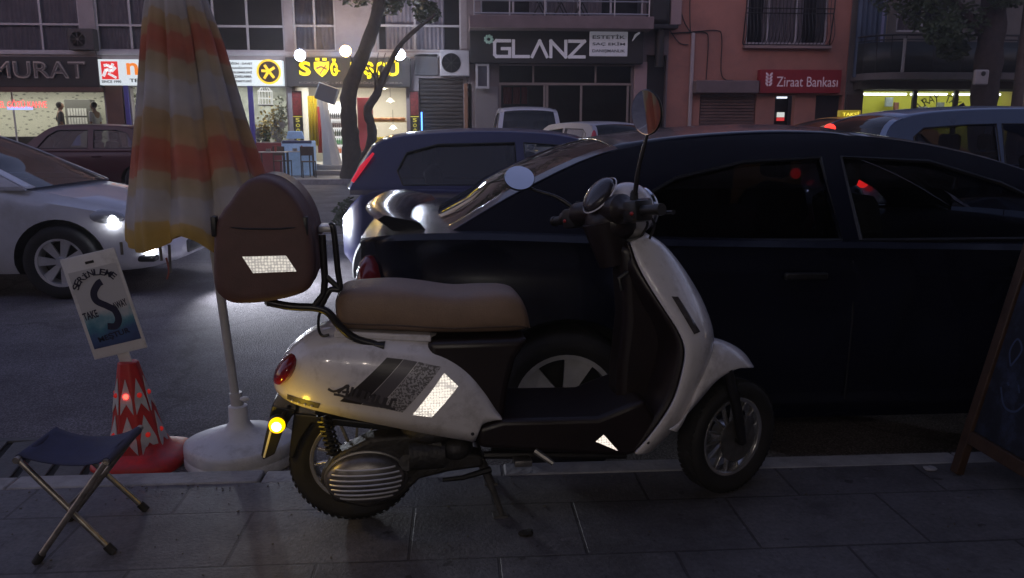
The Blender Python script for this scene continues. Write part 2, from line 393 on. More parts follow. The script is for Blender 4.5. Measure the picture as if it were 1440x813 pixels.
# ---- left apartment block
TOP = 12.0
bx0, bx1 = FX(-330), FX(657)
holesL = []
wins = []
def addwin(px0, px1, py0, py1, cols, rows, curt):
    r = FR(px0, py0, px1, py1); wins.append((r, cols, rows, curt)); holesL.append(r)
zu = FZ(-75)
addwin(-150, 108, -75, 74, (.25, .5, .78), (.28,), True)
addwin(130, 397, -75, 72, (.18, .36, .62, .8), (.25,), (.0, .55))
addwin(410, 470, -75, 72, (.5,), (.25,), True)
addwin(528, 648, -75, 72, (.45,), (.25,), (.1, .8))
shopM = FR(-200, 123, 150, 228); shopN = FR(186, 122, 404, 200); shopS = FR(418, 123, 572, 236)
shopS = (shopS[0], shopS[1], .32, shopS[3]); shopM = (shopM[0], shopM[1], .5, shopM[3])
nz0 = FZ(200); shopN = (shopN[0], shopN[1], nz0, shopN[3])
dk = FR(590, 110, 652, 240); dk = (dk[0], dk[1], .03, dk[3])
holesL += [shopM, shopN, shopS, dk]
BL = empty('apartment_building', (0, 0, 0), 0, 'beige apartment block with white framed windows above the lit shops', 'building')
wall_mb(bx0, bx1, 0.03, TOP, holesL, FY).build('wall', wallL, BL, smooth=False)
for r, c, ro, cu in wins: window(BL, r, c, ro, cu)
MB().box((bx0, FY-.06, FZ(81)), (FX(655), FY-.003, FZ(75))).build('sill_band', frw, BL, bevel=.01)
MB().box((bx0, FY+3.9, 0), (bx1, FY+4, TOP)).build('rear_wall', wallL, BL, smooth=False)
# upper storeys windows (out of frame mostly)
# shop rooms
def room(parent, r, depth, cwall, floorz, lit, color, name='shop_room', ceil=None):
    x0, x1, z0, z1 = r; y0, y1 = FY+.26, FY+depth; zt = (ceil or z1+.25)
    MB().quad((x0-.3, y1, z0-.1), (x1+.3, y1, z0-.1), (x1+.3, y1, zt), (x0-.3, y1, zt)).build(name, cwall, parent, smooth=False)
    cp = mat('room_paint', (.5, .5, .47), .8)
    MB().quad((x0-.3, y0, zt), (x1+.3, y0, zt), (x1+.3, y1, zt), (x0-.3, y1, zt)).quad((x0-.3, y0, z0-.1), (x0-.3, y1, z0-.1), (x0-.3, y1, zt), (x0-.3, y0, zt)) \
        .quad((x1+.3, y0, z0-.1), (x1+.3, y1, z0-.1), (x1+.3, y1, zt), (x1+.3, y0, zt)).quad((x0-.3, y0, z0-.02), (x1+.3, y0, z0-.02), (x1+.3, y1, z0-.02), (x0-.3, y1, z0-.02)) \
        .build('room_shell', cp, parent, smooth=False)
    n = max(1, int((x1-x0)/1.6))
    for k in range(n):
        xx = x0+(x1-x0)*(k+.5)/n
        MB().box((xx-.3, FY+depth*.45-.06, zt-.05), (xx+.3, FY+depth*.45+.06, zt-.01)).build('ceiling_lamp', emis('tube_lamp', color, 6), parent, smooth=False)
    la = bpy.data.lights.new('room_light', 'AREA'); la.shape = 'RECTANGLE'; la.size = (x1-x0)*.8; la.size_y = depth*.5; la.energy = lit; la.color = color
    lo = bpy.data.objects.new('room_light', la); COL.objects.link(lo); lo.location = ((x0+x1)/2, FY+depth*.5, zt-.08); lo.parent = parent
# patterned wallpaper
wp = bpy.data.materials.new('wallpaper'); wp.use_nodes = True; t = wp.node_tree; p = t.nodes['Principled BSDF']
tc = t.nodes.new('ShaderNodeTexCoord'); mp = t.nodes.new('ShaderNodeMapping'); mp.inputs['Rotation'].default_value = (0, radians(30), 0); mp.inputs['Scale'].default_value = (3, 1, 6)
v = t.nodes.new('ShaderNodeTexVoronoi'); v.inputs['Scale'].default_value = 1.6; r = t.nodes.new('ShaderNodeValToRGB')
r.color_ramp.elements[0].color = (.2, .21, .17, 1); r.color_ramp.elements[1].color = (.62, .62, .52, 1); r.color_ramp.elements[0].position = .16; r.color_ramp.elements[1].position = .34
t.links.new(tc.outputs['Object'], mp.inputs[0]); t.links.new(mp.outputs[0], v.inputs[0]); t.links.new(v.outputs[0], r.inputs[0]); t.links.new(r.outputs[0], p.inputs[0])
room(BL, shopM, 3.2, wp, .5, 62, (1, .97, .86))
room(BL, shopN, 2.2, mat('shop_back', (.4, .42, .38), .8, noise=.4, nscale=3), nz0, 45, (1, .98, .9))
room(BL, shopS, 3.6, mat('cream_wall', (.55, .52, .45), .8, noise=.05, nscale=2), .32, 75, (1, .94, .8))
MB().quad((dk[0], FY+.12, dk[2]), (dk[1], FY+.12, dk[2]), (dk[1], FY+.12, dk[3]), (dk[0], FY+.12, dk[3])).build('shutter', mat('dark_shutter', (.035, .03, .028), .5, noise=.3, nscale=2), BL, smooth=False)
sb = MB()
for k in range(24):
    zz = dk[2]+.05+k*(dk[3]-dk[2]-.1)/24; sb.box((dk[0]+.02, FY+.08, zz), (dk[1]-.02, FY+.115, zz+.07))
sb.build('shutter_slats', mat('dark_slat', (.045, .038, .035), .5, noise=.3, nscale=2), BL, bevel=.008)
# shop glass
for (r, cols) in ((shopM, (.33, .62)), (shopN, (.28, .55))):
    g = MB().quad((r[0], FY+.12, r[2]), (r[1], FY+.12, r[2]), (r[1], FY+.12, r[3]), (r[0], FY+.12, r[3])).build('shop_window', M['window'], BL, smooth=False)
    f = MB()
    for c in cols: xx = r[0]+(r[1]-r[0])*c; f.box((xx-.015, FY+.09, r[2]), (xx+.015, FY+.15, r[3]))
    f.build('glazing_bar', frw, g)
# pillars, dados
def fpart(name, px0, py0, px1, py1, m, parent, y0=-.08, y1=-.003, zlo=None, bev=.01):
    a = FR(px0, py0, px1, py1); z0 = zlo if zlo is not None else a[2]
    return MB().box((a[0], FY+y0, z0), (a[1], FY+y1, a[3])).build(name, m, parent, bevel=bev)
fpart('brown_pillar', 152, 120, 176, 200, brownp, BL, zlo=.04)
bluep = mat('blue_post', (.07, .06, .30), .5)
fpart('blue_post', 178, 120, 184, 200, bluep, BL, zlo=.04); fpart('blue_post', 351, 120, 358, 200, bluep, BL, -.1, -.01, zlo=.04)
maroon = mat('maroon_panel', (.16, .012, .018), .5, noise=.15, nscale=2)
fpart('maroon_dado', 186, 201, 405, 236, maroon, BL, zlo=.04)
fpart('grey_downpipe', 407, 120, 413, 200, mat('pale_pipe', (.3, .31, .34), .4), BL, -.14, -.02, zlo=.04)
fpart('ochre_pillar', 653, 118, 664, 200, mat('ochre_wall', (.25, .13, .08), .8, noise=.2, nscale=3), BL, -.1, -.003, zlo=.04)
# shop signs -------------------------------------------------
def sign(name, label, px0, py0, px1, py1, m, th=.22, y=FY, rim=None):
    a = FR(px0, py0, px1, py1, y-th)
    e = empty(name, ((a[0]+a[1])/2, y-th, a[2]), 0, label, 'sign')
    w, h = a[1]-a[0], a[3]-a[2]
    MB().box((-w/2, 0, 0), (w/2, th-.005, h)).build('sign_board', m, e, bevel=.012)
    e['w'] = w; e['h'] = h; e['px0'] = px0; e['px1'] = px1; e['py0'] = py0; e['py1'] = py1
    return e
def on_sign(e, px, py):
    return ((px-(e['px0']+e['px1'])/2)/(e['px1']-e['px0'])*e['w'], (e['py1']-py)/(e['py1']-e['py0'])*e['h'])
def stext(e, s, px0, py0, px1, py1, m, name='lettering', extr=.02, bold=0, y=-.003, rot=0):
    a = on_sign(e, px0, py1); b = on_sign(e, px1, py0)
    return text(name, s, m, e, (a[0]+b[0])/2, (a[1]+b[1])/2, b[0]-a[0], b[1]-a[1], y, extr, bold=bold, rot=rot)
silver = mat('brushed_letter', (.5, .48, .46), .3, metal=.6)
s1 = sign('shop_sign', 'black fascia sign with silver outlined MURAT letters over the wallpapered shop', -210, 79, 138, 122, blk, .35)
stext(s1, 'MURAT', -12, 86, 121, 110, silver, extr=.07, bold=.012)
stext(s1, 'MURAT', -10, 88, 119, 108, mat('letter_face', (.09, .085, .085), .4), name='letter_face', extr=.08, bold=-.012)
MB().box((-s1['w']/2, -.02, -.14), (s1['w']/2, .3, -.004)).build('soffit', brownp, s1, bevel=.01)
lb = emis('lightbox_white', (.86, .96, 1), .40)
s2 = sign('shop_sign', 'white lit box sign with SINCE 1990 and DÜĞÜN DAVET wording', 137, 84, 397, 120, lb, .3)
redp = emis('red_print', (.85, .03, .03), .45); orp = emis('orange_print', (.95, .25, .03), .5); dkp = mat('dark_print', (.03, .035, .05), .7)
a = on_sign(s2, 143, 112); b = on_sign(s2, 166, 87)
MB().box((a[0], -.012, a[1]), (b[0], -.002, b[1])).build('emblem', redp, s2, smooth=False)
em = MB()
def cap(mb, pts, r, y0=-.024):
    for p, q in zip(pts, pts[1:]):
        p = Vector(p); q = Vector(q); d = (q-p).normalized(); n = Vector((-d.y, d.x))*r
        mb.prism([tuple(p+n), tuple(q+n), tuple(q-n), tuple(p-n)], y0, y0+.01)
W2 = lambda x, y: on_sign(s2, x, y)
cap(em, [W2(145, 108), W2(150, 98), W2(157, 101), W2(163, 95)], .045); cap(em, [W2(147, 93), W2(152, 92), W2(157, 96), W2(160, 90)], .04); cap(em, [W2(152, 104), W2(158, 107), W2(163, 110)], .035)
em.build('dancer_emblem', mat('white_print', (.8, .8, .8), .5, emit=(1, 1, 1), es=.35), s2, smooth=False)
stext(s2, 'SINCE 1990', 142, 113.5, 169, 117, dkp, extr=.008, bold=.02)
stext(s2, 'nar', 178, 89, 228, 106, orp, extr=.008, bold=.02)
stext(s2, 'TEL: 0232', 181, 111, 225, 116, dkp, extr=.008, bold=.02)
for i, (tx, c) in enumerate((('DÜĞÜN - DAVET', dkp), ('ORGANİZASYON', dkp), ('SÜSLEMELERİ', dkp), ('PAZARLAMA', dkp), ('HİZMETLERİ', dkp))):
    stext(s2, tx, 319+1.2*i, 86.8+6.2*i, 355-.6*i, 90.6+6.2*i, c, extr=.008, bold=.03)
cx, cz = on_sign(s2, 378, 100.5)
MB().lathe([(.37, -.004), (.37, -.014)], 40, (cx, 0, cz), 'Y').build('round_logo', emis('gold_disc', (.9, .55, .03), .7), s2)
MB().lathe([(.31, -.0145), (.31, -.02)], 40, (cx, 0, cz), 'Y').build('logo_ring', mat('brown_disc', (.05, .03, .02), .6), s2)
em = MB(); cap(em, [(cx-.15, cz-.2), (cx, cz+.02), (cx+.18, cz+.13)], .04, -.031); cap(em, [(cx-.12, cz+.2), (cx, cz+.02), (cx+.15, cz-.18)], .04, -.031); cap(em, [(cx-.22, cz+.03), (cx, cz+.02)], .04, -.031)
em.build('logo_figure', emis('gold_line', (.9, .55, .03), .7), s2, smooth=False)
s3 = sign('shop_sign', 'dark fascia sign with glowing yellow SÖĞÜŞÇÜ letters below three floodlights', 402, 81, 577, 122, blk, .35)
yel = emis('yellow_letter', (1, .78, .0), .8)
for ch, a0, a1, up in (('S', 421, 437, 0), ('Ğ', 465, 479, 4), ('Ü', 493, 508, 3.5), ('Ş', 511, 525, -3.5), ('Ç', 528, 541, -3.5), ('Ü', 543, 561, 3.5)):
    stext(s3, ch, a0, 87-max(0, up), a1, 107-min(0, up), yel, name='glowing_letter', extr=.06, bold=.035)
sh = [on_sign(s3, *q) for q in ((442, 88), (449, 87), (456, 88), (463, 87), (462.5, 97), (458, 104), (452.5, 108.5), (446, 103), (442, 97))]
MB().prism(sh, -.06, -.005).build('shield_letter', yel, s3, smooth=False)
for q in (447, 457):
    a = on_sign(s3, q, 84); MB().box((a[0]-.06, -.06, a[1]-.03), (a[0]+.06, -.005, a[1]+.04)).build('letter_dot', yel, s3)
em = MB(); cap(em, [on_sign(s3, 445, 97), on_sign(s3, 452, 94), on_sign(s3, 460, 98)], .03, -.075); cap(em, [on_sign(s3, 450, 104), on_sign(s3, 459, 92)], .02, -.075)
em.build('shield_mark', mat('shield_mark', (.25, .1, .02), .5), s3, smooth=False)
stext(s3, 'KOKOREÇ - KELLE SÖĞÜŞ - ÇORBA', 420, 114, 566, 119, mat('dull_letters', (.2, .18, .17), .5), extr=.02)
def spotlamp(px, py, col, e, label, hot):
    p = Y(px, py, FY-1.0); o = empty('floodlight', p, 0, label, 'floodlight', 'floodlights over the yellow letter sign')
    MB().tube([(0, .62, .08), (0, .3, .12), (0, .05, .04)], .018).build('arm', M['tube'], o)
    MB().lathe([(.06, .1), (.13, .02), (.17, -.02)], 24, (0, 0, 0), 'Y').build('housing', M['black'], o)
    MB().lathe([(.001, -.05), (.12, -.03), (.16, -.021)], 24, (0, 0, 0), 'Y').build('bulb_face', emis('hot', col, hot), o)
    l = bpy.data.lights.new('flood', 'POINT'); l.energy = e*1.25; l.color = col; l.shadow_soft_size = .1
    lo = bpy.data.objects.new('flood', l); COL.objects.link(lo); lo.parent = o; lo.location = (0, -.25, .0)
spotlamp(422, 78, (.72, .8, 1), 50, 'cold white floodlight above the left end of the yellow letters', 30)
spotlamp(486, 72, (1, .62, .22), 42, 'warm orange floodlight in the middle above the yellow letters', 30)
spotlamp(562, 77, (.72, .8, 1), 50, 'cold white floodlight above the right end of the yellow letters', 45)

# ---- air conditioners
def ac(px0, py0, px1, py1, m, label):
    a = FR(px0, py0, px1, py1); e = empty('air_conditioner', ((a[0]+a[1])/2, FY-.02, a[2]), 0, label, 'air conditioner', 'air conditioner units on the facades')
    w, h = a[1]-a[0], a[3]-a[2]
    MB().box((-w/2, -.34, 0), (w/2, 0, h)).build('casing', m, e, bevel=.02)
    r = min(w, h)*.38
    MB().lathe([(r, -.343), (r, -.35), (r*.9, -.352), (r*.9, -.343)], 28, (-w*.12, 0, h/2), 'Y').build('fan_ring', M['black'], e)
    f = MB(); [f.lathe([(r*q, -.353), (r*q, -.358)], 24, (-w*.12, 0, h/2), 'Y', cap=False) for q in (.2, .4, .6, .8)]
    [f.box((-w*.12-.004, -.357, h/2-r*.9), (-w*.12+.004, -.351, h/2+r*.9), Matrix.Translation((-w*.12, 0, h/2)) @ Matrix.Rotation(q*pi/4, 4, 'Y') @ Matrix.Translation((w*.12, 0, -h/2))) for q in range(4)]
    f.build('fan_grille', M['dull'], e)
    MB().tube([(w*.4, -.1, 0), (w*.42, -.06, -.25), (w*.3, -.05, -.4)], .015).build('pipe', M['cladding'], e)
ac(103, 42, 139, 72, mat('dark_ac', (.045, .043, .045), .6), 'dark air conditioner box between the two left windows')
ac(619, 72, 660, 108, frw, 'white air conditioner unit at the right end of the beige facade')
fpart('wall_box', 583, 76, 616, 106, mat('dark_box', (.10, .10, .11), .5), BL, -.06)

# ---- GLANZ building
BG = empty('salon_building', (0, 0, 0), 0, 'mauve building with balcony over the black salon shopfront', 'building')
gx0, gx1 = FX(657)+.003, FX(938)
g_shop = FR(702, 90, 886, 240); g_shop = (g_shop[0], g_shop[1], .08, g_shop[3])
g_door = FR(910, 78, 958, 240); g_door = (FX(908), FX(938)-.05, .08, g_door[3])
g_bal = FR(675, -75, 905, 21)
wall_mb(gx0, gx1, .03, TOP+1, [g_shop, g_door, g_bal], FY-.1).build('wall', wallG, BG, smooth=False)
fg = mat('shop_frame_beige', (.26, .21, .19), .5, noise=.1, nscale=2)
f = MB(); x0, x1, z0, z1 = g_shop; zt = FZ(118)
f.box((x0, FY, zt-.04), (x1, FY+.08, zt+.04)).box((x0, FY+.001, z1-.06), (x1, FY+.079, z1))
for px in (703, 766, 770, 818, 884):
    xx = FX(px); f.box((xx-.035, FY+.003, z0), (xx+.035, FY+.077, zt-.04))
for px in (750, 838): xx = FX(px); f.box((xx-.03, FY+.003, zt+.04), (xx+.03, FY+.077, z1-.06))
f.build('shopfront_frame', fg, BG, bevel=.006)
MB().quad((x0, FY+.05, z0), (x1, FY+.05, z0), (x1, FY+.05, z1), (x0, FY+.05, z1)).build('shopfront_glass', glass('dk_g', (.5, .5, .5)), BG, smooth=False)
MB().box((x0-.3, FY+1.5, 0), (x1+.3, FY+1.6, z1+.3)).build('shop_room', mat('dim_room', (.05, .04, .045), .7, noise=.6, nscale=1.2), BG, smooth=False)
cb = MB()
for a0, a1 in ((708, 720), (722, 732), (734, 742)):
    n = 12; a, b = FX(a0), FX(a1); cb.loft([[(a+(b-a)*k/n, FY+.2+.03*sin(k*1.9), z) for k in range(n+1)] for z in (FZ(146), FZ(122))], cap=False, closed=False)
cb.build('red_curtain', mat('red_curtain', (.30, .06, .06), .8), BG)
MB().quad((g_door[0], FY+.15, .08), (g_door[1], FY+.15, .08), (g_door[1], FY+.15, g_door[3]), (g_door[0], FY+.15, g_door[3])).build('entrance_door', mat('door_dark', (.012, .01, .012), .4), BG, smooth=False)
fpart('pale_pillar', 889, 88, 906, 240, mat('pink_pillar', (.36, .25, .25), .8, noise=.1, nscale=2), BG, -.2, -.105, zlo=.04)
fpart('pale_pillar', 668, 122, 700, 240, mat('grey_pillar', (.19, .175, .18), .8, noise=.1, nscale=2), BG, -.18, -.105, zlo=.04)
# balcony
a = FR(660, 22, 920, 40, FY-1.2); MB().box((a[0], FY-1.2, a[2]), (a[1], FY-.1, a[3])).build('balcony_slab', mat('slab', (.2, .15, .15), .8, noise=.2, nscale=2), BG, bevel=.02)
rl = MB(); zb = a[3]; xa, xb = a[0]+.15, a[1]-.15
for zz in (zb+.06, zb+.42, zb+.95): rl.tube([(xa, FY-1.14, zz), (xb, FY-1.14, zz)], .02)
for k in range(6): xx = xa+(xb-xa)*k/5; rl.tube([(xx, FY-1.14, zb), (xx, FY-1.14, zb+.95)], .022)
rl.build('balcony_railing', mat('steel_rail', (.4, .4, .43), .3, metal=.6), BG)
window(BG, g_bal, (.2, .4, .6, .8), (), (.3, .75), y=FY-.1, name='balcony_door')
for k in range(3):
    xc = MB()
    cx = FX(755+k*28); 
    for q in (-.25, .25):
        xc.tube([(cx-.22, FY-.7+q, zb), (cx+.22, FY-.7+q, zb+.85)], .02); xc.tube([(cx+.22, FY-.7+q, zb), (cx-.22, FY-.7+q, zb+.85)], .02)
    xc.tube([(cx-.22, FY-.95, zb+.85), (cx-.22, FY-.45, zb+.85)], .02).tube([(cx+.22, FY-.95, zb+.85), (cx+.22, FY-.45, zb+.85)], .02).tube([(cx, FY-.95, zb+.42), (cx, FY-.45, zb+.42)], .015); xc.build('folded_rack', M['black'], BG)
sG = sign('shop_sign', 'black salon fascia sign with pale GLANZ letters under the balcony', 661, 40, 905, 89, blk, .45, FY-.1)
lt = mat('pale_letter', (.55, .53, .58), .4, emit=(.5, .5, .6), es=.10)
def stroke_letters(e, x0, y0, x1, y1, m):
    """geometric GLANZ lettering drawn as strokes"""
    L = {'G': [[(1, 1), (.12, 1), (0, .88), (0, .12), (.12, 0), (1, 0), (1, .5), (.5, .5)]], 'L': [[(0, 1), (0, 0), (1, 0)]], 'A': [[(0, 0), (.5, 1), (1, 0)]],
         'N': [[(0, 0), (0, 1), (1, 0), (1, 1)]], 'Z': [[(0, 1), (1, 1), (0, 0), (1, 0)]]}
    n = 5; w = (x1-x0)/n
    for i, ch in enumerate('GLANZ'):
        mb = MB(); th = 2.1*.022
        for st in L[ch]:
            pts = [on_sign(e, x0+i*w+w*.08+w*.8*a, y1-(y1-y0)*b) for a, b in st]
            for p, q in zip(pts, pts[1:]):
                p = Vector(p); q = Vector(q); d = (q-p).normalized(); nn = Vector((-d.y, d.x))*th; ex = d*th*.9
                mb.prism([tuple(p+nn-ex), tuple(q+nn+ex), tuple(q-nn+ex), tuple(p-nn-ex)], -.05-.0005*random.random(), -.005)
        mb.build('letter', m, e, smooth=False)
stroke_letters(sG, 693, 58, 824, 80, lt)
a = on_sign(sG, 828, 79); b = on_sign(sG, 882, 44)
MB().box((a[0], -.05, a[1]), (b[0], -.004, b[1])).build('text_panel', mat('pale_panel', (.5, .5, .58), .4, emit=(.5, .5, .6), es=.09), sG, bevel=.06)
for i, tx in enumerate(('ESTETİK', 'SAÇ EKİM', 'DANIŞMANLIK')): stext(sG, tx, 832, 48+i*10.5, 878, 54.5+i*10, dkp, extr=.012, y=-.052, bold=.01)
fl = MB()
for k in range(9):
    an = k*2*pi/9; c = on_sign(sG, 687+4.5*cos(an), 56+4.5*sin(an)); fl.ball((c[0], -.02, c[1]), (.055, .012, .04), 10, Matrix.Rotation(an, 4, 'Y'))
fl.build('flower_logo', mat('mint_logo', (.3, .45, .4), .5, emit=(.3, .5, .45), es=.08), sG)
e = on_sign(sG, 893, 50); MB().tube([(e[0]-.1, -.03, e[1]-.15), (e[0], -.04, e[1]+.02), (e[0]+.12, -.03, e[1]+.1)], [.01, .04, .03]).build('leaf_mark', lt, sG)
fo = FR(669, 90, 688, 125, FY-.3); f = MB(); x0, x1, z0, z1 = fo
f.box((x0, FY-.42, z0), (x0+.07, FY-.28, z1)).box((x1-.07, FY-.42, z0), (x1, FY-.28, z1)).box((x0+.07, FY-.419, z1-.07), (x1-.07, FY-.281, z1)).box((x0+.07, FY-.419, z0), (x1-.07, FY-.281, z0+.07))
wb = f.build('notice_case', frw, None, bevel=.01); tag(wb, 'small white framed notice case on the wall below the GLANZ sign', 'notice case')
MB().box((x0+.07, FY-.35, z0+.07), (x1-.07, FY-.33, z1-.07)).build('notice_board', mat('n_b', (.06, .06, .08), .3), wb, smooth=False)

# ---- salmon building
BP = empty('salmon_building', (0, 0, 0), 0, 'salmon plastered building with a barred window and brown roller shutter', 'building')
px0, px1 = FX(938)+.003, FX(1192)
p_win = FR(1053, -75, 1168, 62); p_sh = FR(983, 130, 1062, 240); p_sh = (p_sh[0], p_sh[1], .08, p_sh[3]); p_atm = FR(1088, 134, 1116, 240); p_atm = (p_atm[0], p_atm[1], .08, p_atm[3])
p_d2 = FR(1145, 134, 1182, 240); p_d2 = (p_d2[0], p_d2[1], .08, p_d2[3])
wall_mb(px0, px1, .03, TOP, [p_win, p_sh, p_atm, p_d2], FY+.05).build('wall', wallP, BP, smooth=False)
window(BP, p_win, (.27, .62), (), (.22, .72), y=FY+.05)
gr = MB(); x0, x1, z0, z1 = p_win; x0 -= .1; x1 += .1; z0 -= .03
n = 24
for k in range(n+1):
    xx = x0+(x1-x0)*k/n
    gr.tube(cr([(xx, FY-.02, z0), (xx, FY-.22, z0+.16), (xx, FY-.27, z0+.42), (xx, FY-.16, z0+.85), (xx, FY-.14, z0+1.1), (xx, FY-.14, z1)], 4), .011, 6)
for zz, yy in ((z0, -.02), (z0+1.1, -.14), (z0+.95, -.145), (z1, -.14)): gr.tube([(x0, FY+yy, zz), (x1, FY+yy, zz)], .018, 6)
for xx in (x0, x1): gr.tube([(xx, FY+.04, z0+.02), (xx, FY-.15, z0+1.1), (xx, FY-.14, z1)], .02, 6)
gr.build('window_grille', M['black'], BP)
MB().box((x0, FY-.16, z0-.12), (x1, FY+.049, z0-.03)).build('sill', mat('sill_pale', (.3, .22, .2), .8), BP, bevel=.01)
sb = MB(); k = 0; x0, x1, z0, z1 = p_sh; zz = z0
while zz < z1: sb.box((x0+.03, FY+.10, zz), (x1-.03, FY+.15, zz+.085)); zz += .1
sb.build('roller_shutter', mat('brown_shutter', (.15, .085, .07), .55, noise=.25, nscale=2), BP, bevel=.015)
a = FR(979, 113, 1068, 131, FY-.4); MB().box((a[0], FY-.4, a[2]), (a[1], FY+.045, a[3])).build('shutter_hood', mat('hood', (.16, .12, .12), .7, noise=.2, nscale=2), BP, bevel=.03)
MB().box((p_atm[0], FY+.6, 0), (p_atm[1], FY+.7, p_atm[3])).build('doorway', mat('dark_door', (.01, .01, .012), .3), BP, smooth=False)
a = FR(1093, 158, 1103, 170, FY+.5); MB().box((a[0], FY+.5, a[2]+.12), (a[1], FY+.55, a[3])).build('screen', emis('atm_screen', (.7, .75, .7), .5), BP, smooth=False)
MB().box((a[0], FY+.49, a[2]), (a[1], FY+.55, a[2]+.11)).build('red_panel', emis('atm_red', (.8, .05, .05), .4), BP, smooth=False)
a = FR(1093, 136, 1107, 138.5, FY+.5); MB().box((a[0], FY+.5, a[2]), (a[1], FY+.55, a[3])).build('door_lamp', emis('d_l', (.8, .85, 1), .9), BP, smooth=False)
MB().box((p_d2[0], FY+.3, 0), (p_d2[1], FY+.35, p_d2[3])).build('dark_doorway', mat('dd', (.02, .018, .02), .4), BP, smooth=False)
a, b = FX(970), FX(975); MB().box((a, FY-.06, .05), (b, FY+.045, FZ(44))).build('downpipe', mat('pipe_pale', (.42, .36, .36), .5), BP, bevel=.03)
cab = MB()
for pts in ([(943, 47), (970, 46), (992, 46), (996, 60), (993, 112)], [(943, 47), (985, 44), (1008, 43), (1015, 52), (1014, 100), (1020, 112), (1030, 113)], [(972, -40), (970, 10), (971, 46)], [(940, 40), (955, 60), (968, 63)], [(955, -30), (957, 10), (962, 30), (970, 44)]):
    cab.tube(cr([tuple(Y(x, y, FY-.02)) for x, y in pts], 6), .016, 6)
cab.build('wall_cables', M['black'], BP)
sZ = sign('bank_sign', 'dark red bank sign with wheat emblem and pale Ziraat Bankası lettering', 1069, 98, 1183, 131, mat('bank_red', (.28, .012, .02), .5), .3, FY+.04)
zl = mat('bank_letter', (.5, .4, .46), .5, emit=(.6, .4, .5), es=.08)
stext(sZ, 'Ziraat Bankası', 1092, 108, 1178, 122, zl, extr=.01)
wh = MB(); 
for k in range(4):
    for sgn in (-1, 1):
        c = on_sign(sZ, 1081+sgn*2.6, 105+k*4.6); wh.ball((c[0], -.012, c[1]), (.075, .01, .035), 8, Matrix.Rotation(-sgn*radians(50), 4, 'Y'))
wh.build('wheat_emblem', zl, sZ)
# meter box + dark pole lamp between the two buildings
p = Y(928, -20, FY-.5); 
ub = MB().box((-.35, -.1, 0), (.35, .35, 1.3)).build('casing', mat('ub_dark', (.012, .012, .012), .6), None, bevel=.15)
e = empty('utility_cabinet', (p.x, FY-.5, FZ(36)), 0, 'black utility cabinet hung on the corner between mauve and salmon walls', 'utility cabinet'); ub.parent = e
MB().box((-.6, -.12, -.12), (.6, .37, -.004)).build('shelf', M['black'], e, bevel=.02)
MB().tube([(.1, .2, -.12), (.1, .2, -1.25)], .14, 12).build('conduit', M['black'], e)
MB().box((.37, 0, 0), (.72, .3, 1.5)).build('meter_box', mat('mb', (.3, .22, .22), .6), e, bevel=.02)

# ---- right building with lit yellow shop
BR = empty('corner_building', (0, 0, 0), 0, 'dark grey building with curved balcony above the yellow lit shop', 'building')
rx0, rx1 = FX(1192)+.003, FX(1700)
r_shop = FR(1210, 128, 1460, 240); r_shop = (r_shop[0], r_shop[1], .35, r_shop[3])
wall_mb(rx0, rx1, .03, TOP+2, [r_shop, FR(1265, -75, 1340, 45)], FY).build('wall', wallR, BR, smooth=False)
yw = mat('yellow_wall', (.62, .6, .06), .7, noise=.08, nscale=2)
x0, x1, z0, z1 = r_shop
MB().quad((x0-.2, FY+1.6, 0), (x1+.2, FY+1.6, 0), (x1+.2, FY+1.6, z1+.3), (x0-.2, FY+1.6, z1+.3)).build('yellow_back_wall', yw, BR, smooth=False)
MB().quad((x0-.2, FY+.26, z1+.3), (x1+.2, FY+.26, z1+.3), (x1+.2, FY+1.6, z1+.3), (x0-.2, FY+1.6, z1+.3)).quad((x0-.2, FY+.26, 0), (x0-.2, FY+1.6, 0), (x0-.2, FY+1.6, z1+.3), (x0-.2, FY+.26, z1+.3)).build('room_shell', mat('pale', (.5, .5, .4), .8), BR, smooth=False)
f = MB()
for px in (1287, 1345, 1400): xx = FX(px, 145); f.box((xx-.07, FY+.02, z0), (xx+.07, FY+.12, z1))
f.build('mullion', M['black'], BR)
MB().quad((x0, FY+.08, z0), (x1, FY+.08, z0), (x1, FY+.08, z1), (x0, FY+.08, z1)).build('shop_window', M['window'], BR, smooth=False)
for a0, a1 in ((1212, 1284), (1290, 1342), (1350, 1390), (1402, 1418)):
    xa, xb = FX(a0, 132), FX(a1, 132)
    MB().tube([(xa, FY+.4, z1-.09), (xb, FY+.4, z1-.09)], .035).build('light_tube', emis('white_tube', (.95, 1, .95), 3.2), BR)
la = bpy.data.lights.new('room_light', 'AREA'); la.shape = 'RECTANGLE'; la.size = x1-x0; la.size_y = .8; la.energy = 20; la.color = (.95, 1, .9)
lo = bpy.data.objects.new('room_light', la); COL.objects.link(lo); lo.location = ((x0+x1)/2, FY+.8, z1+.2); lo.parent = BR
for i, ch in enumerate('TURAY TAKI'):
    if ch == ' ': continue
    an = radians(150-i*13); c = Y(1322+34*cos(an)*1.05, 166-28*sin(an), FY+.07)
    text('window_letter', ch, dkp, BR, c.x, c.z, .2, .26, FY+.07, .005, rot=an-pi/2)
for (q0, q1, w0, w1, c) in ((1246, 1256, 137, 150, (.35, .4, .42)), (1258, 1264, 144, 158, (.25, .1, .08)), (1318, 1328, 144, 156, (.2, .22, .2)), (1390, 1396, 138, 150, (.1, .12, .08)), (1292, 1304, 150, 158, (.3, .3, .35))):
    a = FR(q0, w0, q1, w1, FY+1.3); MB().box((a[0], FY+1.3, a[2]), (a[1], FY+1.4, a[3])).build('wall_picture', mat('wpic', c, .6, noise=.3, nscale=9), BR, bevel=.01)
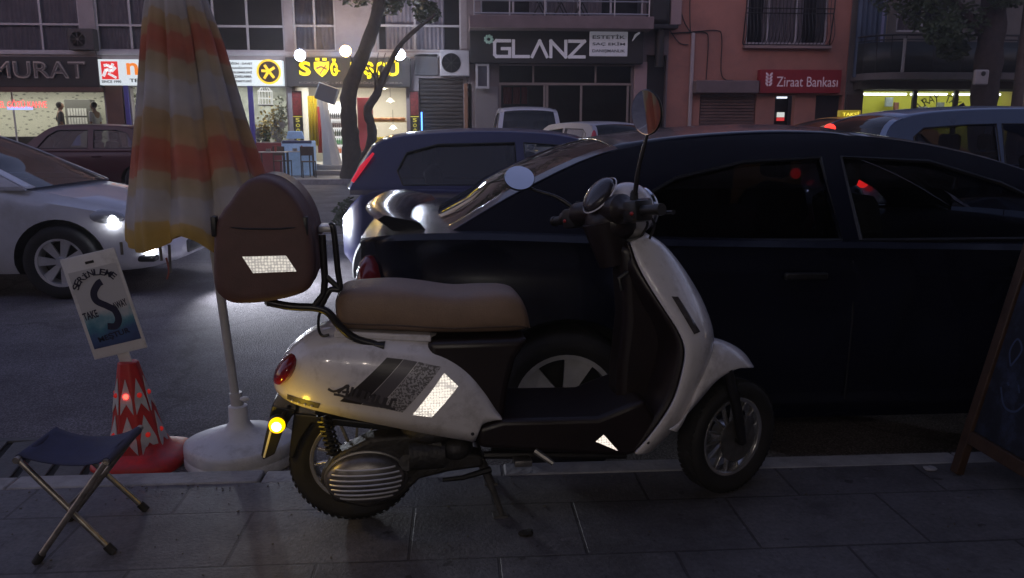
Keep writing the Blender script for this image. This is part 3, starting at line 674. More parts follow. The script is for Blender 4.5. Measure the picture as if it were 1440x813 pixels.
# balcony: curved slab and black railing
zb = FZ(103); bal = MB(); ring = []
for k in range(13):
    an = pi-(pi/2)*k/12; ring.append((FX(1242)+1.1*cos(an), FY-.3+1.0*-sin(an)))
ring += [(rx1, FY-1.3), (rx1, FY-.003), (FX(1242)-1.1, FY-.003)]
bal.prism(ring, zb-.22, zb-.002, 'XY').build('balcony_slab', mat('slab2', (.12, .11, .105), .8, noise=.2, nscale=2), BR, bevel=.02)
rr = MB(); path = [(p[0], p[1]+.05) for p in ring[:13]]+[(rx1, FY-1.25)]
MB().loft([[(p[0], p[1], z) for p in path] for z in (zb, zb+.92)], cap=False, closed=False).build('balcony_panel', mat('dark_panel', (.015, .02, .018), .5), BR, solid=.02)
rr.tube([(p[0], p[1], zb+1.12) for p in path], .03).tube([(p[0], p[1], zb+.98) for p in path], .02)
for p in path[::3]+[(FX(1242)+k*.9, FY-1.25) for k in range(1, 12)]: rr.tube([(p[0], p[1], zb), (p[0], p[1], zb+1.12)], .018, 6)
rr.build('balcony_railing', M['black'], BR)
cb = MB(); n = 30; a, b = FX(1192), FX(1234)
cb.loft([[(a+(b-a)*k/n, FY-.35+.05*sin(k*1.3)+.02*sin(k*3.1), z) for k in range(n+1)] for z in (zb-.1, TOP)], cap=False, closed=False)
cb.build('balcony_tarpaulin', mat('blue_tarp', (.06, .09, .14), .7, noise=.25, nscale=1), BR)
a = FR(1236, -75, 1243, 90); MB().box((a[0], FY-.3, zb), (a[1], FY-.01, TOP)).build('ochre_strip', mat('yel_strip', (.35, .28, .1), .7), BR)
a, b = FX(1224), FX(1232); MB().box((a, FY-.36, zb), (b, FY-.3, TOP)).build('pale_strip', mat('lil', (.28, .28, .42), .7), BR)
MB().tube([(FX(1239), FY-1.28, zb), (FX(1239), FY-1.28, zb+1.0)], .05).build('drain_pipe', mat('dp', (.25, .25, .25), .5), BR)
window(BR, FR(1265, -75, 1340, 45), (.5,), (), (.0, .4))
fpart('shop_fascia', 1200, 106, 1460, 127, mat('fas', (.05, .045, .035), .7, noise=.2, nscale=2), BR, -.5, -.003)
fpart('corner_pier', 1186, 133, 1208, 240, mat('pier', (.05, .035, .03), .8), BR, -.1, -.003, zlo=.04)

# ---- buildings behind the camera (they shade this pavement, and their mirror image darkens the black car)
BB = empty('rear_building', (0, 0, 0), 0, 'dark apartment block on the near pavement behind the viewpoint', 'building')
MB().box((-40, -6.6, 0), (40, -5.6, 13)).build('wall', mat('back_wall', (.10, .09, .09), .9, noise=.2, nscale=1), BB, smooth=False)
MB().box((1.1, -5.6, 2.9), (40, 1.7, 3.0)).box((.2, -5.6, 2.9), (1.097, -.6, 3.0)).build('canopy', mat('shade_canopy', (.05, .045, .045), .9, noise=.2, nscale=1), BB, smooth=False)  # unseen canopy, added and cut so the right-hand pavement gets less sky

MB().box((-40, FY+4.2, 0), (60, FY+9, TOP+1)).build('sky_blocker', wallL, BL, smooth=False)  # unseen block behind all far houses, added to keep sky out of openings
for k, (lx, ly, lz) in enumerate(((-3.4, -2.2, 2.5), (-2.1, -2.6, 2.6), (-.9, -2.2, 2.55), (.2, -2.7, 2.6))):
    lp = empty('hanging_bulb', (lx, ly, lz), 0, 'warm white bulb hanging behind the viewpoint', 'lamp', 'hanging bulbs behind the viewpoint')
    MB().ball((0, 0, 0), .045).build('bulb', emis('warm_bulb', (1, .86, .68), 60), lp); MB().tube([(0, 0, .04), (0, 0, .09)], .02).build('socket', M['black'], lp)
    MB().tube([(0, 0, .09), (0, -3.0-.0*k, .9)], .006, 5).build('cord', M['black'], lp)
    l = bpy.data.lights.new('bulb_light', 'POINT'); l.energy = 50; l.color = (1, .85, .76); l.shadow_soft_size = .05
    lo = bpy.data.objects.new('bulb_light', l); COL.objects.link(lo); lo.parent = lp
# ================================================================== shop contents
ICE = empty('freezer', (0, 0, 0), 0, 'pale blue ice cream freezer with display header outside the lit shops', 'freezer')
a = FR(396, 198, 440, 236, FY-1.4); ICE.location = ((a[0]+a[1])/2, FY-1.4, .035); w = a[1]-a[0]
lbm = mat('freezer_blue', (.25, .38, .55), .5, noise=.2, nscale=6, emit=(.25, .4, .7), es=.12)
MB().box((-w/2, 0, 0), (w/2, .6, a[3]-.035)).build('cabinet', lbm, ICE, bevel=.04)
MB().box((-w/2+.02, -.01, a[3]-.12), (w/2-.02, .61, a[3]-.03)).build('lid', mat('lid', (.05, .06, .14), .3), ICE, bevel=.02)
b = FR(401, 186, 424, 197, FY-1.4); MB().prism([(-w/2+.1, b[2]), (-w/2+.65, b[2]), (-w/2+.58, b[3]), (-w/2+.17, b[3])], .25, .35).build('header', lbm, ICE, bevel=.02)
def fridge():
    a = FR(459, 151, 489, 226, FY+2.2); w, h = a[1]-a[0], 2.0; e = empty('drinks_fridge', ((a[0]+a[1])/2, FY+2.2, .33), 0, 'glass front drinks fridge glowing white inside the food shop', 'fridge')
    MB().box((-w/2, .3, 0), (w/2, .6, h)).box((-w/2, 0, h-.15), (w/2, .3, h)).box((-w/2, 0, 0), (w/2, .3, .25)).box((-w/2, 0, .25), (-w/2+.04, .3, h-.15)).box((w/2-.04, 0, .25), (w/2, .3, h-.15)).build('cabinet', mat('fr_w', (.7, .7, .7), .4, emit=(1, 1, 1), es=.35), e, bevel=.01)
    MB().box((-w/2+.05, .02, h-.24), (w/2-.05, .08, h-.16)).build('fridge_lamp', emis('fl', (1, 1, 1), 4), e)
    cols = [(.02, .02, .02), (.05, .02, .02), (.03, .05, .03), (.05, .25, .08), (.7, .2, .05)]
    for i in range(5):
        zz = .27+(4-i)*.29; MB().box((-w/2+.04, .03, zz), (w/2-.04, .29, zz+.015)).build('shelf', frw, e)
        bt = MB(); n = 9
        for k in range(n): xx = -w/2+.09+(w-.18)*k/(n-1); bt.lathe([(.03, zz+.016), (.032, zz+.14), (.012, zz+.19), (.012, zz+.23)], 8, (xx, .1, 0), 'Z')
        bt.build('bottle_row', mat('bt', cols[i], .3), e)
fridge()
fl = MB(); a = FR(434, 135, 447, 205, FY-.3); n = 16
fl.loft([[(a[0]+(a[1]-a[0])*k/n, FY-.3+.04*sin(k*1.1), z) for k in range(n+1)] for z in (a[2], a[3])], cap=False, closed=False)
o = fl.build('hanging_banner', mat('banner_yellow', (.75, .55, .02), .7), None, solid=.01); tag(o, 'yellow banner with a red edge hanging at the shop door', 'banner')
fl = MB(); b = FR(446, 150, 452, 215, FY-.34); n = 8
fl.loft([[(b[0]+(b[1]-b[0])*k/n*(1-.0*j), FY-.33+.03*sin(k*1.3), z) for k in range(n+1)] for j, z in enumerate((b[2], b[3]))], cap=False, closed=False).build('red_edge', mat('banner_red', (.55, .05, .03), .7), o, solid=.01)
# white draped pillar + awning crank box
a = FR(446, 125, 462, 238, FY-.6); pil = empty('draped_column', ((a[0]+a[1])/2, FY-.6, .32), 0, 'white cloth wrapped column beside the shop steps', 'column')
rg = []
for k in range(9):
    t = k/8; r0 = .12+.16*(1-t)**2; rg.append([((r0*(1+.12*sin(7*q*2*pi/28)))*cos(q*2*pi/28)+.25*(1-t), .6*(r0*(1+.12*sin(7*q*2*pi/28)))*sin(q*2*pi/28), 2.25*t) for q in range(28)])
MB().loft(rg).build('cloth', mat('white_cloth', (.5, .5, .48), .8, noise=.1, nscale=3), pil)
a = FR(444, 124, 468, 143, FY-1.1); awm = MB().box((-.3, -.2, 0), (.3, .2, .5), Matrix.Rotation(radians(20), 4, 'Y')).build('lamp_head', mat('dg', (.16, .18, .2), .5), None, bevel=.03)
tag(awm, 'grey rolled plastic blind hung above the white column', 'blind'); awm.location = ((a[0]+a[1])/2, FY-1.1, a[2])
awm.name = 'rolled_blind'
# steps
st = MB().box((FX(441), FY-1.35, .033), (FX(489), FY-.003, .18)).box((FX(446), FY-.9, .181), (FX(487), FY-.004, .318)).build('entrance_steps', mat('step_stone', (.35, .34, .32), .7, noise=.2, nscale=3), None, bevel=.015)
tag(st, 'two pale stone steps leading up to the food shop', 'steps')
# counter on the right of the food shop
a = FR(520, 172, 572, 236, FY+.9); cn = empty('food_counter', ((a[0]+a[1])/2, FY+.9, .33), 0, 'lit food counter with yellow goods and a shelf in the food shop', 'counter'); w = a[1]-a[0]
MB().box((-w/2, 0, 0), (w/2, .5, a[2]+.55)).build('counter_front', mat('cf', (.2, .03, .03), .5), cn, bevel=.02)
zt = FZ(198, FY+.9)-.33; MB().box((-w/2, -.02, zt), (w/2, .5, zt+.02)).box((-w/2, .0, FZ(172, FY+.9)-.33), (w/2, .4, FZ(170, FY+.9)-.33)).build('shelf', mat('sh', (.45, .3, .12), .6), cn)
fd = MB()
for k in range(16): fd.ball((-w/2+.1+k*(w-.2)/15, .1+.1*random.random(), FZ(169, FY+.9)-.33+.03), (.09, .08, .06), 8)
fd.build('bread_row', mat('bread', (.6, .28, .12), .7, noise=.4, nscale=8), cn)
fd = MB()
for k in range(10): fd.ball((-w/2+.1+k*(w-.2)/9, .1+.1*random.random(), zt+.06), (.1, .08, .07), 8)
fd.build('food_row', mat('fd', (.6, .5, .05), .7, noise=.4, nscale=8), cn)
fpart('red_panel', 497, 135, 519, 236, mat('redroom', (.3, .03, .05), .5), BL, 1.2, 1.3, zlo=.3)
for (qx, qy, yy) in ((549, 143, FY+.3), (525, 181, FY+.7), (553, 181, FY+.7), (540, 124.5, FY+.5)):
    p = Y(qx, qy, yy); lp = empty('pendant_lamp', p, 0, {549: 'brightest white pendant lamp hanging high in the food shop', 525: 'left one of the two low pendant lamps over the food counter', 553: 'right one of the two low pendant lamps over the food counter', 540: 'small lamp close under the ceiling of the food shop'}[qx], 'lamp', 'pendant lamps over the counter')
    MB().lathe([(.02, .12), (.06, .09), (.14, 0), (.13, 0), (.05, .08)], 20, cap=False).build('shade', mat('lsh', (.6, .6, .55), .4, emit=(1, .9, .7), es=.8), lp)
    MB().ball((0, 0, .02), .05).build('bulb', emis('pb', (1, .92, .75), 9), lp); MB().tube([(0, 0, .12), (0, 0, .6)], .008, 5).build('cord', M['black'], lp)
# vertical menu boards
for i, (a0, a1, lab) in enumerate(((412, 426, 'black vertical menu board with yellow letters left of the food shop door'), (577, 590, 'black vertical menu board with yellow letters right of the food shop'))):
    a = FR(a0, 128, a1, 222, FY-.12); e = empty('menu_board', ((a[0]+a[1])/2, FY-.12, a[2]), 0, lab, 'menu board', 'vertical menu boards'); w, h = a[1]-a[0], a[3]-a[2]
    MB().box((-w/2, 0, 0), (w/2, .08, h)).build('board', mat('mbk', (.02, .02, .015), .5), e, bevel=.01)
    MB().box((-w/2+.02, -.012, h*.64), (w/2-.02, -.002, h-.03)).build('red_poster', mat('rp', (.2, .03, .03), .5, noise=.5, nscale=10), e)
    MB().box((-w/2+.01, -.014, h*.615), (w/2-.01, -.002, h*.625)).build('rule', emis('mrule', (.9, .8, .1), .3), e)
    for k, ch in enumerate('SÖĞÜŞÇÜ'): text('letter', ch, emis('mlet', (.9, .8, .1), .35), e, 0, h*.57-k*h*.077, w*.4, h*.055, -.003, .008)
MB().box((FX(592, 170, FY-.1), FY-.1, FZ(190)), (FX(594, 170, FY-.1), FY-.05, FZ(158))).build('neon_strip', emis('bluen', (.1, .3, 1), 2.0), BL)
# wedding shop window display
for i, (qx, qy, s, c) in enumerate(((385, 172, .55, (.45, .33, .08)), (372, 183, .35, (.5, .38, .12)), (396, 160, .5, (.35, .38, .3)), (392, 185, .4, (.5, .5, .45)), (195, 150, .6, (.4, .42, .3)), (374, 192, .3, (.1, .2, .1)), (362, 190, .3, (.3, .3, .3)), (194, 175, .4, (.3, .35, .4)))):
    p = Y(qx, qy, FY+.8); o = empty('flower_display', (p.x, p.y, p.z-s*.6), 0, ['tall gold flower arrangement in the wedding shop window', 'small gold flower bunch low in the wedding shop window', 'tall pale branches at the right of the wedding shop window', 'white blossom bunch at the right of the wedding shop window', 'green leafy garland left of the parasol in the shop window', 'dark green plant at the bottom of the wedding shop window', 'grey ribbon bouquet near the blue post in the shop window', 'pale bouquet near the brown pillar in the shop window'][i], 'flowers')
    mb = MB()
    for k in range(150):
        v = Vector((random.gauss(0, .3), random.gauss(0, .25), random.gauss(.1, .5)))*s; q = Vector((random.gauss(0, 1), random.gauss(0, 1), random.gauss(0, 1))).normalized()*.05; r2 = q.orthogonal().normalized()*.04
        v.z += s*.6; mb.quad(v-q, v-r2, v+q, v+r2)
    mb.build('petals', mat('petal', c, .6), o, smooth=False)
    MB().tube([(0, 0, -.2*s), (0, 0, s)], .015, 6).build('stem', M['leaf'], o); MB().lathe([(.06*s/.4, -.3*s), (.1*s/.4, 0), (.08*s/.4, .1*s)], 16).build('vase', M['basew'], o)
p = Y(373, 134, FY+.5); bc = empty('bird_cage', (p.x, p.y, p.z-.3), 0, 'white decorative bird cage hanging in the wedding shop window', 'bird cage')
mb = MB(); 
for k in range(14): an = k*2*pi/14; mb.tube([(.22*cos(an), .22*sin(an), 0), (.22*cos(an), .22*sin(an), .42), (.1*cos(an), .1*sin(an), .56), (0, 0, .6)], .012, 5)
for z in (0, .2, .42): mb.lathe([(.225, z), (.235, z+.01), (.225, z+.02)], 20, cap=False)
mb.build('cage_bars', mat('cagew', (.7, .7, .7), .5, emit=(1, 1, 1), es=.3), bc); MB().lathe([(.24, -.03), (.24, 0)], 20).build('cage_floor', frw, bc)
# MURAT shop contents
a = FR(92, 140, 128, 186, FY+2.2); sf = empty('coffee_shelf', ((a[0]+a[1])/2, FY+2.2, .5), 0, 'grey shelf unit with white packets and a blue panel in the MURAT shop', 'shelf unit'); w = a[1]-a[0]; h = a[3]-.5
MB().box((-w/2, 0, 0), (w/2, .4, h)).build('cabinet', mat('cabg', (.13, .13, .12), .6), sf, bevel=.01)
pk = MB()
for j in range(2):
    for k in range(7): pk.box((-w/2+.1+k*(w-.2)/7, -.03, h*.56+j*h*.16), (-w/2+.1+(k+.7)*(w-.2)/7, -.005, h*.56+(j+.8)*h*.16))
pk.build('packets', mat('pkt', (.6, .6, .58), .6), sf); MB().box((-w/2+.05, -.03, h*.2), (0, -.005, h*.5)).build('blue_panel', mat('bpn', (.03, .07, .35), .5), sf)
neon = emis('neon_red', (1, .12, .12), .9)
a = Y(32, 146, FY+.05); text('neon_lettering', 'EL GÖZÜ KAHVE', neon, BL, a.x, a.z, 1.4, .24, FY+.08, .02)
MB().box((FX(2), FY+.07, FZ(155.5)), (FX(38), FY+.1, FZ(151.5))).build('neon_strip', emis('nb', (.35, .45, 1), .8), BL)
a = FR(-80, 192, 88, 226, FY+1.4); MB().box((a[0], FY+1.4, .5), (a[1], FY+2, a[3])).build('shop_counter', M['black'], BL, bevel=.02)

# ---- people
def person(joints, rad, loc, rz, label, shirt, legs, hair=True, scale=1.0, sub=2):
    """one skinned body; hair and clothes children. joints: name->(x,y,z); edges fixed"""
    E = [('pel', 'waist'), ('waist', 'chest'), ('chest', 'neck'), ('neck', 'head0'), ('chest', 'shL'), ('chest', 'shR'), ('shL', 'elL'), ('elL', 'waL'), ('waL', 'haL'), ('shR', 'elR'), ('elR', 'waR'), ('waR', 'haR'),
         ('pel', 'hipL'), ('hipL', 'knL'), ('knL', 'anL'), ('anL', 'toL'), ('pel', 'hipR'), ('hipR', 'knR'), ('knR', 'anR'), ('anR', 'toR')]
    R = dict(pel=(.15, .11), waist=(.13, .095), chest=(.15, .105), neck=(.055, .055), head0=(.06, .07), shL=(.06, .06), shR=(.06, .06), elL=(.04, .04), elR=(.04, .04), waL=(.028, .028), waR=(.028, .028), haL=(.035, .02), haR=(.035, .02),
             hipL=(.095, .09), hipR=(.095, .09), knL=(.06, .06), knR=(.06, .06), anL=(.04, .04), anR=(.04, .04), toL=(.04, .03), toR=(.04, .03))
    def skinned(names, edges, grow, name, m, par):
        me = bpy.data.meshes.new(name); idx = {n: i for i, n in enumerate(names)}
        me.from_pydata([joints[n] for n in names], [(idx[a], idx[b]) for a, b in edges if a in idx and b in idx], [])
        o = bpy.data.objects.new(name, me); COL.objects.link(o)
        sk = o.modifiers.new('skin', 'SKIN'); me.skin_vertices[0]
        for n in names:
            v = me.skin_vertices[0].data[idx[n]]; v.radius = (R[n][0]+grow, R[n][1]+grow); v.use_root = (n == names[0])
        s = o.modifiers.new('sub', 'SUBSURF'); s.levels = sub; s.render_levels = sub
        dg = bpy.context.evaluated_depsgraph_get(); me2 = bpy.data.meshes.new_from_object(o.evaluated_get(dg)); me2.name = name
        bpy.data.objects.remove(o); me2.materials.clear(); r = newobj(name, me2, m, par); me2.shade_smooth(); return r
    root = empty('person', loc, rz, label, 'person'); root.scale = (scale,)*3
    names = ['pel'] + [n for n in R if n != 'pel']
    b = skinned(names, E, 0, 'body', M['skin'], root)
    # head as part of the body mesh
    hd = Vector(joints['head0']); bm = bmesh.new(); bm.from_mesh(b.data)
    T = Matrix.Translation(hd+Vector((0, .015, .06))) @ Matrix.Diagonal((.078, .098, .118, 1)); bmesh.ops.create_uvsphere(bm, u_segments=18, v_segments=12, radius=1, matrix=T)
    bmesh.ops.create_cone(bm, segments=8, radius1=.016, radius2=.006, depth=.035, cap_ends=True, matrix=Matrix.Translation(hd+Vector((0, .115, .045))) @ Matrix.Rotation(-pi/2, 4, 'X'))
    bm.to_mesh(b.data); bm.free(); b.data.shade_smooth()
    MB().ball(hd+Vector((0, -.012, .085)), (.086, .1, .112), 16).build('hair', M['hair'], root)
    skinned(['pel', 'waist', 'chest', 'shL', 'elL', 'shR', 'elR'], E, .014, 'shirt', shirt, root)
    skinned(['pel', 'hipL', 'knL', 'anL', 'hipR', 'knR', 'anR'], E, .012, 'trousers', legs, root)
    return root
stand = dict(pel=(0, 0, .95), waist=(0, 0, 1.12), chest=(0, 0, 1.36), neck=(0, 0, 1.5), head0=(0, .01, 1.58), shL=(-.19, 0, 1.42), shR=(.19, 0, 1.42), elL=(-.25, -.02, 1.12), elR=(.25, -.02, 1.12), waL=(-.26, .08, .88), waR=(.26, .08, .88),
             haL=(-.26, .11, .79), haR=(.26, .11, .79), hipL=(-.1, 0, .88), hipR=(.1, 0, .88), knL=(-.11, .02, .48), knR=(.11, .02, .48), anL=(-.11, 0, .08), anR=(.11, 0, .08), toL=(-.12, .14, .04), toR=(.12, .14, .04))
hip = dict(stand); hip.update(elL=(-.42, -.08, 1.2), waL=(-.2, .02, 1.02), haL=(-.14, .03, .98))
p = Y(88, 190, FY+1.0); person(hip, 0, (p.x, FY+1.0, .5), radians(-60), 'person in a dark top standing with one hand on the hip in the MURAT shop', M['shirtd'], M['trouser'])
p = Y(136, 190, FY+.8); person(stand, 0, (p.x, FY+.8, .5), radians(80), 'person in a white shirt with short dark hair facing the shelves in the MURAT shop', M['shirtw'], M['trouser'])

# ---- pavement tables and chairs outside the food shop
def cafe_table(x, y, label):
    e = empty('cafe_table', (x, y, .03), 0, label, 'table', 'cafe tables outside the food shop')
    MB().box((-.4, -.3, .71), (.4, .3, .74)).build('tabletop', mat('ttop', (.4, .38, .36), .4), e, bevel=.008)
    for sx in (-1, 1):
        for sy in (-1, 1): MB().tube([(sx*.36, sy*.26, 0), (sx*.36, sy*.26, .71)], .018, 8).build('leg', M['black'], e)
    MB().lathe([(.03, .741), (.035, .86), (.02, .9)], 12, (.1, 0, 0)).build('sauce_bottle', mat('sauce', (.25, .03, .02), .3), e); MB().box((-.16, -.05, .741), (-.04, .05, .82)).build('napkin_box', M['dull'], e)
def cafe_chair(x, y, rz, label):
    e = empty('cafe_chair', (x, y, .03), rz, label, 'chair', 'cafe chairs outside the food shop')
    MB().box((-.2, -.2, .44), (.2, .2, .47)).build('seat', M['wood'], e, bevel=.01); MB().box((-.19, .18, .62), (.19, .2, .88)).build('backrest', M['wood'], e, bevel=.01)
    for sx in (-1, 1):
        MB().tube([(sx*.18, -.18, 0), (sx*.18, -.18, .44)], .016, 8).build('leg', M['black'], e); MB().tube([(sx*.18, .18, 0), (sx*.18, .19, .88)], .016, 8).build('leg', M['black'], e)
for (qx, z, yy, lb_) in ((421, .03, 24.2, 'small table in front of the pale blue freezer'), (384, .03, 23.5, 'small table left of the pale blue freezer'), (530, .03, 24.2, 'small table right of the twisted street tree')):
    p = Y(qx, 240, yy); cafe_table(p.x, yy, lb_)
for (qx, yy, rz, lb_) in ((434, 23.6, .3, 'dark chair in front of the steps beside the freezer'), (398, 24.2, 2.8, 'dark chair between the two small tables left of the steps'), (494, 23.7, 1.4, 'dark chair at the foot of the twisted tree trunk'), (548, 23.7, -1.2, 'dark chair beside the table right of the tree')):
    p = Y(qx, 240, yy); cafe_chair(p.x, yy, rz, lb_)

# ================================================================== trees
def leaves(mb, c, rx, ry, rz_, n, s=.09):
    for _ in range(n):
        while True:
            v = Vector((random.uniform(-1, 1), random.uniform(-1, 1), random.uniform(-1, 1)))
            if .25 < v.length < 1: break
        v = Vector((c[0]+v.x*rx, c[1]+v.y*ry, c[2]+v.z*rz_))
        q = Vector((random.gauss(0, 1), random.gauss(0, 1), random.gauss(0, .6))).normalized()*s*random.uniform(.6, 1.3); r2 = q.cross(Vector((random.random(), random.random(), random.random()))).normalized()*s*.45
        mb.quad(v-q, v-r2, v+q, v+r2)
def tree(name, label, trunks, clumps, base, nl=500, s=.09):
    e = empty(name, base, 0, label, 'tree'); b = Vector(base)
    for nm, pts, rr in trunks:
        n = (len(pts)-1)*6+1; sp = cr([Vector(p)-b for p in pts], 6); R = [interp([(i*6, r) for i, r in enumerate(rr)], k)*(1+.06*sin(k*1.7)) for k in range(n)]
        tb = MB().tube(sp, R, 18)
        for v in tb.bm.verts: v.co += Vector((random.gauss(0, 1), random.gauss(0, 1), random.gauss(0, .6)))*.035*max(rr)
        tb.build(nm, M['bark'], e)
        for _ in range(5 if nm != 'trunk' else 3):
            k0 = random.randint(n//2, n-1); q = sp[k0]; d = Vector((random.uniform(-1, 1), random.uniform(-.4, .4), random.uniform(.4, 1.2))).normalized()*random.uniform(.6, 1.3); mid = q+d*.5+Vector((random.uniform(-.1, .1), 0, .05))
            MB().tube(cr([q, mid, q+d], 4), [.035]*3+[.022]*3+[.012]*3, 6).build('twig', M['bark'], e)
    if clumps:
        mb = MB()
        for c, r in clumps: leaves(mb, Vector(c)-b, r, r, r*.75, nl, s)
        mb.build('crown', M['leaf'], e, smooth=False)
    return e
T = lambda x, y, yy=24.6: Y(x, y, yy)
gp = T(493, 240, 22.95); base = Vector((gp.x, 22.95, .03))
Y2 = 22.95
tree('street_tree', 'twisted double trunk street tree in front of the yellow letter sign',
     [('trunk', [base, T(494, 205, Y2), T(491, 165, Y2), T(492, 125, Y2), T(511, 75, Y2), T(532, 10, Y2), T(545, -120, Y2)], [.30, .25, .22, .22, .19, .16, .12]),
      ('limb', [base+Vector((.1, 0, .1)), T(520, 212, Y2), T(523, 182, Y2), T(517, 155, Y2), T(530, 132, Y2), T(541, 105, Y2), T(566, 60, Y2), T(612, 20, Y2)], [.2, .16, .13, .12, .11, .09, .06, .04]),
 ],
     [(T(480+random.uniform(-140, 160), -150+random.uniform(-60, 50), Y2+random.uniform(-2, 2)), random.uniform(.9, 1.5)) for k in range(9)]+[(T(x, y, Y2+.3), r) for x, y, r in ((545, 5, .45), (600, 18, .4), (575, -15, .6), (500, -10, .5))], base, 380)
b2 = Vector((T(1385, 240, 22.9).x, 22.9, .03)); Y3 = 22.9
tree('street_tree', 'thick trunked street tree with dark leaves in front of the yellow lit shop',
     [('trunk', [b2, T(1382, 160, Y3), T(1390, 90, Y3), T(1398, 0, Y3), T(1405, -120, Y3)], [.42, .36, .36, .34, .3]),
      ('limb', [T(1392, 60, Y3), T(1340, 0, Y3), T(1290, -40, Y3)], [.14, .1, .06])],
     [(T(x, y, Y3+random.uniform(-.8, .8)), r) for x, y, r in ((1270, -10, .9), (1310, 20, .75), (1350, 30, .8), (1340, 70, .45), (1290, -40, 1.0), (1230, -30, .6), (1370, -60, 1.1), (1440, -40, 1.1), (1470, -90, 1.3), (1325, 45, .5), (1420, -10, .6))], b2, 520, .085)
p = T(1418, 240, 22.7)
pl = MB().tube([(0, 0, 0), (.02, 0, 3), (.03, 0, 9)], [.16, .14, .11], 14).build('utility_pole', mat('pole_wood', (.10, .075, .06), .9, noise=.3, nscale=5)); pl.location = (p.x, 22.7, .03); tag(pl, 'slim brown utility pole right of the thick tree trunk', 'pole')
a = FR(1368, 98, 1388, 120, Y3-.42); eb = MB().box((a[0], Y3-.52, a[2]), (a[1], Y3-.40, a[3])).build('electric_box', mat('ebox', (.32, .30, .29), .5), None, bevel=.05, seg=3); tag(eb, 'pale rounded electric box fixed on the thick tree trunk', 'electric box')
MB().lathe([(.07, Y3-.53), (.05, Y3-.521)], 16, ((a[0]+a[1])/2+.02, 0, (a[2]+a[3])/2+.1), 'Y').build('dial', M['black'], eb)
# unseen tree, added to darken the right-hand pavement with its crown
tree('street_tree', 'large unseen tree crown added over the parked black car for shade', [('trunk', [(5.6, 2.3, 0), (5.7, 2.4, 2), (5.5, 2.6, 4), (5.4, 2.8, 6)], [.2, .17, .14, .09])],
     [((random.uniform(2.2, 7.5), random.uniform(.3, 4.6), random.uniform(4.6, 6.6)), random.uniform(.8, 1.2)) for k in range(18)], (5.6, 2.3, 0), 520, .12)
# median shrubs
for k, xx in enumerate((-1.35, -2.7)):
    e = empty('shrub', (xx, 10.65, RZ+.06), 0, ['low dark shrub on the median beside the blue hatchback', 'low dark shrub on the median hidden partly by the brown case'][k], 'shrub')
    mb = MB(); leaves(mb, (0, 0, .26), .33, .22, .28, 700, .045); mb.build('foliage', M['leaf'], e, smooth=False)
    MB().tube([(0, 0, 0), (0, 0, .25)], .02, 6).build('stem', M['bark'], e)

exec_cars = True
